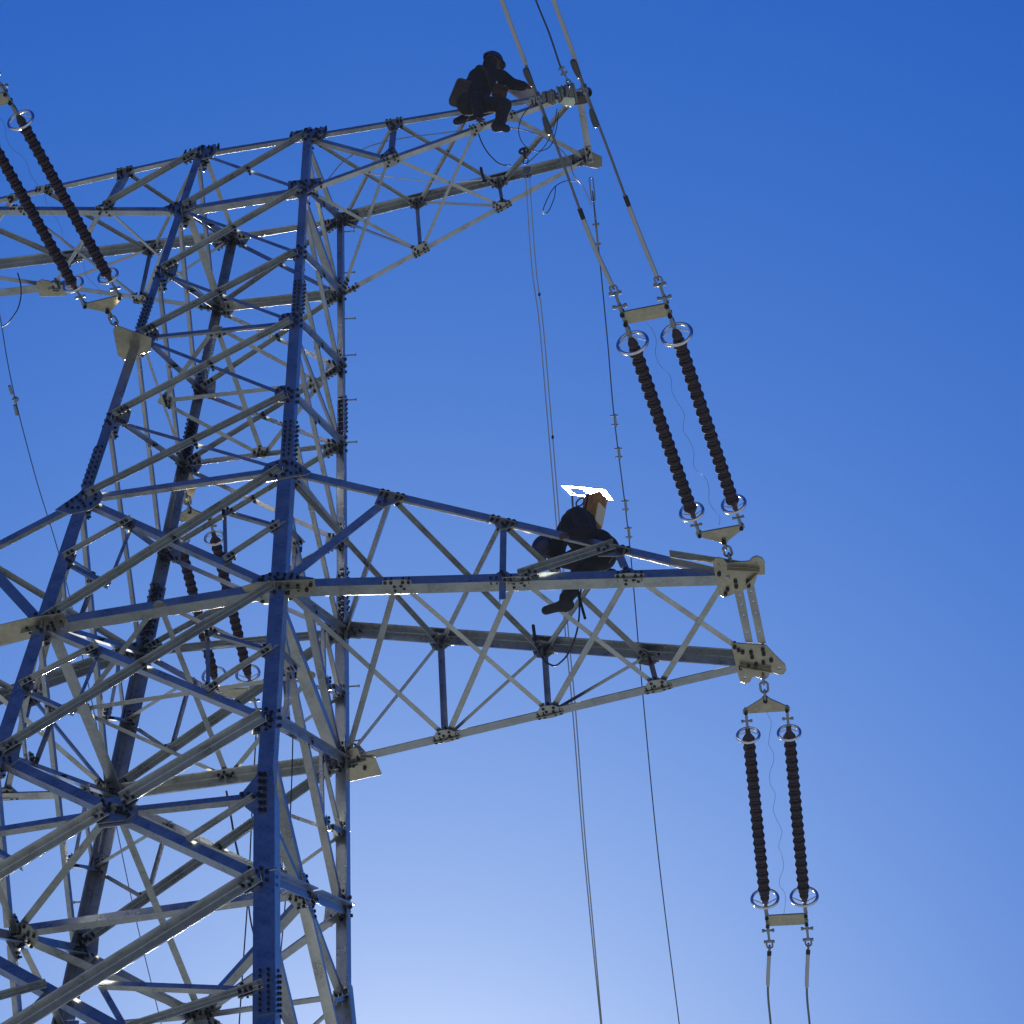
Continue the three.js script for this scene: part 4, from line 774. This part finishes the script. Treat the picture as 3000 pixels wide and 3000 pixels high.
function person(label, S, opt) {
  const t = thing('person', label, 'person');
  const dir = (a, b) => b.clone().sub(a).normalize(), fw = opt.face.clone().normalize(), hup = opt.up.clone().addScaledVector(fw, -opt.up.dot(fw)).normalize();
  const torso = [[S.pel, S.sp, 0.155, 0.15], [S.sp, S.ch, 0.15, 0.165], [S.ch, MID(S.ch, S.neck, 0.6), 0.16, 0.11], [MID(S.sn, S.sf, 0.15), MID(S.sn, S.sf, 0.85), 0.088, 0.088], [S.hpn, S.hpf, 0.135, 0.135]];
  const arm = (a, b, c) => [[a, b, 0.062, 0.048], [b, c, 0.046, 0.034]], legc = (a, b, c) => [[a, b, 0.095, 0.07], [b, c, 0.068, 0.05]];
  const hd = (e, h) => dir(e, h), side = (e, h) => { const d = hd(e, h), s = UP.clone().addScaledVector(d, -d.y); return (s.lengthSq() < 1e-3 ? X1.clone() : s).normalize(); };
  const neck = [[S.neck, S.head, 0.06, 0.055]];
  part('body', [bodyGeo([...torso, ...neck, ...arm(S.sn, S.en, S.hn), ...arm(S.sf, S.ef, S.hf), ...legc(S.hpn, S.kn, S.an), ...legc(S.hpf, S.kf, S.af)], 0.014), bodyGeo([...headCaps(S.head, fw, hup), [S.neck, S.head, 0.058, 0.05]], 0.0045, 0.02),
    bodyGeo(handCaps(S.hn, hd(S.en, S.hn), side(S.en, S.hn), 0.6), 0.0035, 0.006), bodyGeo(handCaps(S.hf, hd(S.ef, S.hf), side(S.ef, S.hf), 0.5), 0.0035, 0.006)], plain(0x4e3226, 0.65), t);
  const fat = (l, e) => l.map(([a, b, r, q]) => [a, b, r + e, q + e]);
  const fold = (l, n) => { const o = []; for (const [a, b, r, q] of l) for (let i = 1; i < n; i++) { const u = i / n, p = MID(a, b, u), v = V(rnd() - 0.5, rnd() - 0.5, rnd() - 0.5).normalize(), rr = r + (q - r) * u; o.push([p.clone().addScaledVector(v, rr * 0.45), p.clone().addScaledVector(v.applyAxisAngle(b.clone().sub(a).normalize(), 1.2), rr * 0.5), rr * 0.62, rr * 0.6]); } return o; };
  const upper = [...torso.slice(0, 4), ...arm(S.sn, S.en, MID(S.en, S.hn, 0.92)), ...arm(S.sf, S.ef, MID(S.ef, S.hf, 0.92))], lower = [torso[4], [S.pel, MID(S.hpn, S.hpf), 0.13, 0.13], ...legc(S.hpn, S.kn, S.an), ...legc(S.hpf, S.kf, S.af)];
  part('jacket', bodyGeo([...fat(upper, 0.032), ...fold(fat(upper, 0.04), 5)], 0.012, 0.02), cloth(opt.jacket), t);
  part('trousers', bodyGeo([...fat(lower, 0.024), ...fold(fat(lower, 0.03), 6)], 0.012, 0.02), cloth(opt.trousers), t);
  for (const [a, k, q] of [[S.an, S.kn, S.tn], [S.af, S.kf, S.tf]]) {
    const d = dir(k, a), toe = dir(a, q), heel = a.clone().addScaledVector(d, 0.06).addScaledVector(toe, -0.065), tip = a.clone().addScaledVector(d, 0.062).addScaledVector(toe, opt.boot ?? 0.17);
    part('boot', bodyGeo([[a.clone().addScaledVector(d, -0.12), a.clone().addScaledVector(d, 0.02), 0.078, 0.068], [heel, heel.clone().addScaledVector(toe, 0.08), 0.06, 0.062], [heel.clone().addScaledVector(toe, 0.06).addScaledVector(d, -0.016), tip, 0.06, 0.05], [heel.clone().addScaledVector(d, 0.045), heel.clone().addScaledVector(d, 0.05).addScaledVector(toe, 0.02), 0.042, 0.042]], 0.009, 0.022), plain(0x14161b, 0.75), t);
  }
  // hard hat
  const q = new THREE.Quaternion().setFromRotationMatrix(new THREE.Matrix4().makeBasis(hup.clone().cross(fw).normalize(), hup, fw)), hat = [];
  const dome = new THREE.SphereGeometry(0.128, 32, 16, 0, 6.2832, 0, 1.62); dome.scale(0.92, 1.05, 1.12); hat.push(dome);
  const rim = new THREE.TorusGeometry(0.124, 0.008, 8, 36).rotateX(Math.PI / 2); rim.scale(0.94, 1, 1.14); hat.push(rim);
  const peak = new THREE.SphereGeometry(0.1, 20, 8, 0, Math.PI * 2, 0, 1.57); peak.scale(0.95, 0.22, 0.85); peak.translate(0, -0.006, 0.105); hat.push(peak);
  const ridge = new THREE.TorusGeometry(0.13, 0.011, 8, 24, Math.PI).rotateY(Math.PI / 2); ridge.scale(1, 1.05, 1.1); hat.push(ridge);
  for (const g of hat) g.translate(0, 0.035, -0.008).applyQuaternion(q).translate(S.head.x, S.head.y, S.head.z);
  part('helmet', hat, opt.hat, t);
  part('hood', bodyGeo([[S.head.clone().addScaledVector(hup, -0.03).addScaledVector(fw, -0.025), S.head.clone().addScaledVector(hup, -0.09).addScaledVector(fw, -0.02), 0.098, 0.085], [S.head.clone().addScaledVector(hup, -0.08).addScaledVector(fw, -0.03), S.neck, 0.085, 0.1]], 0.011, 0.03), cloth(0x17181c), t);
  const strap = new THREE.TorusGeometry(0.092, 0.006, 6, 30).applyQuaternion(q).translate(S.head.x, S.head.y, S.head.z); part('chin_strap', strap, DARK, t);
  // harness: waist belt and shoulder straps
  const belt = (p, n, r, w) => { const g = new THREE.TorusGeometry(r, w, 6, 36); g.scale(1, 1, 2.2); g.applyQuaternion(new THREE.Quaternion().setFromUnitVectors(Z1, n)).translate(p.x, p.y, p.z); return g; };
  part('harness', [belt(MID(S.pel, S.sp, 0.45), dir(S.pel, S.sp), 0.2, 0.013), belt(S.ch, dir(S.sn, S.sf).lerp(dir(S.sp, S.ch), 0.35).normalize(), 0.21, 0.011)], plain(0x2a2622, 0.9), t);
  return t;
}
const topMan = person('person in dark work clothes and blue helmet crouching on the upper right arm', TOP, { face: V(0.75, -0.2, -0.6), up: V(0.15, 1, 0.15), jacket: 0x15171c, trousers: 0x211e1b, hat: plain(0x10224e, 0.35), boot: 0.15 });
const lowMan = person('person in dark work clothes bending forward on the lower right arm, one leg hanging', LOW, { face: V(-0.5, -0.5, -0.62), up: V(-0.72, 0.1, 0.6), jacket: 0x141418, trousers: 0x1e1f23, hat: plain(0x0e1c48, 0.3), boot: 0.2 });

{
  const t = thing('tool_pouch', 'brown leather tool pouch with pale tools at the waist of the top worker', 'pouch', Q.pouch[0]);
  t.rotation.set(0.2, 0.5, -0.15);
  part('pouch_body', new RoundedBoxGeometry(0.2, 0.17, 0.1, 4, 0.03), cloth(0x4a3524), t); part('flap', box(0.21, 0.07, 0.02, 0, 0.05, 0.052, 0.008), cloth(0x3a2a1c), t);
  part('tool', [rod(V(-0.05, 0.05, 0), V(-0.07, 0.16, 0.02), 0.011), rod(V(0.03, 0.05, 0.01), V(0.05, 0.15, 0.0), 0.009)], plain(0xb9bcc0, 0.4, 0.5), t);
}
// tool bag on the top worker's back, ribbed tray before him
{
  const p = Q.bag[0], t = thing('tool_bag', 'faded brown canvas tool bag on the back of the top worker', 'bag');
  const b = new THREE.Group(); b.position.copy(p); t.add(b); b.name = 'bag_body_group';
  t.remove(b); t.position.copy(p); t.rotation.set(0.35, 0.25, -0.35);
  part('bag_body', new RoundedBoxGeometry(0.33, 0.43, 0.16, 4, 0.06), cloth(0x4a4238), t); part('flap', box(0.27, 0.12, 0.02, 0, 0.09, 0.072, 0.008), cloth(0x40392f), t);
  part('strap', [box(0.03, 0.4, 0.012, 0.14, 0.05, 0.03), box(0.03, 0.4, 0.012, -0.09, 0.05, -0.075)], cloth(0x1e1c1a), t);
}
{
  const [a, b, c, d] = Q.board, t = thing('ribbed_tray', 'pale ribbed plastic tray held in front of the top worker', 'tray');
  const x = b.clone().sub(a).normalize(), y0 = d.clone().sub(a), y = y0.clone().addScaledVector(x, -y0.dot(x)).normalize(), n = x.clone().cross(y), W = a.distanceTo(b), H = y0.dot(y);
  const place = (g) => g.applyMatrix4(new THREE.Matrix4().makeBasis(x, y, n).setPosition(a)), mat = plain(0xb9a98c, 0.7);
  part('base', place(box(W, H, 0.015, W / 2, H / 2, 0)), mat, t);
  for (let i = 0; i < 11; i++) part('rib', place(box(0.016, H * 0.96, 0.03, W * (i + 0.5) / 11, H / 2, 0.02)), mat, t);
}
const MIRROR = new THREE.MeshStandardMaterial({ color: 0xe2e4e6, metalness: 1, roughness: 0.16 });
// instrument case with a polished folding table on the lower worker's back
{
  const p = Q.box[0], t = thing('instrument_case', 'ochre instrument case behind the shoulder of the lower worker', 'case', p);
  t.rotation.set(0.1, -0.38, -0.2);
  const ochre = plain(0xb07c34, 0.7, 0, { map: WEAVE });
  part('case_body', new RoundedBoxGeometry(0.22, 0.44, 0.18, 3, 0.02), ochre, t); part('side_panel', box(0.014, 0.26, 0.15, 0.112, -0.07, 0, 0.004), plain(0xcfc4a4, 0.7), t);
  part('strap', [box(0.025, 0.45, 0.01, -0.05, -0.01, 0.094), rod(V(-0.05, -0.2, 0.11), V(-0.16, -0.33, 0.16), 0.01)], DARK, t);
  part('carry_ring', new THREE.TorusGeometry(0.055, 0.009, 8, 24).translate(-0.15, 0.12, 0.09), DARK, t);
}
{
  const [a, b, c, d, e, f] = Q.tray, t = thing('folding_table', 'polished metal folding frame glinting in the sun above the ochre case', 'table');
  const bar4 = (p, q, r) => rod(p, q, r, 8), n = b.clone().sub(a).cross(d.clone().sub(a)).normalize(), c0 = MID(a, c);
  const inn = (p) => MID(p, c0, 0.26);
  for (const [p, q] of [[a, b], [b, c], [c, d], [d, a]]) part('rail', plateGeo([p, q, inn(q), inn(p)], n, 0.012), MIRROR, t);
  part('table_top', plateGeo([MID(inn(a), inn(b), 0.4), inn(b), inn(c), MID(inn(d), inn(c), 0.4)].map((p) => p.clone().addScaledVector(n, 0.014)), n, 0.01), MIRROR, t);
  part('leg', bar4(f, e, 0.013), FITTING, t);
}
wire('lanyard', Q.strap, 0.016, plain(0x15171d, 0.9), 'broad black lanyard strap hanging beside the leg of the lower worker', 'strap');

renderer.render(scene, camera);
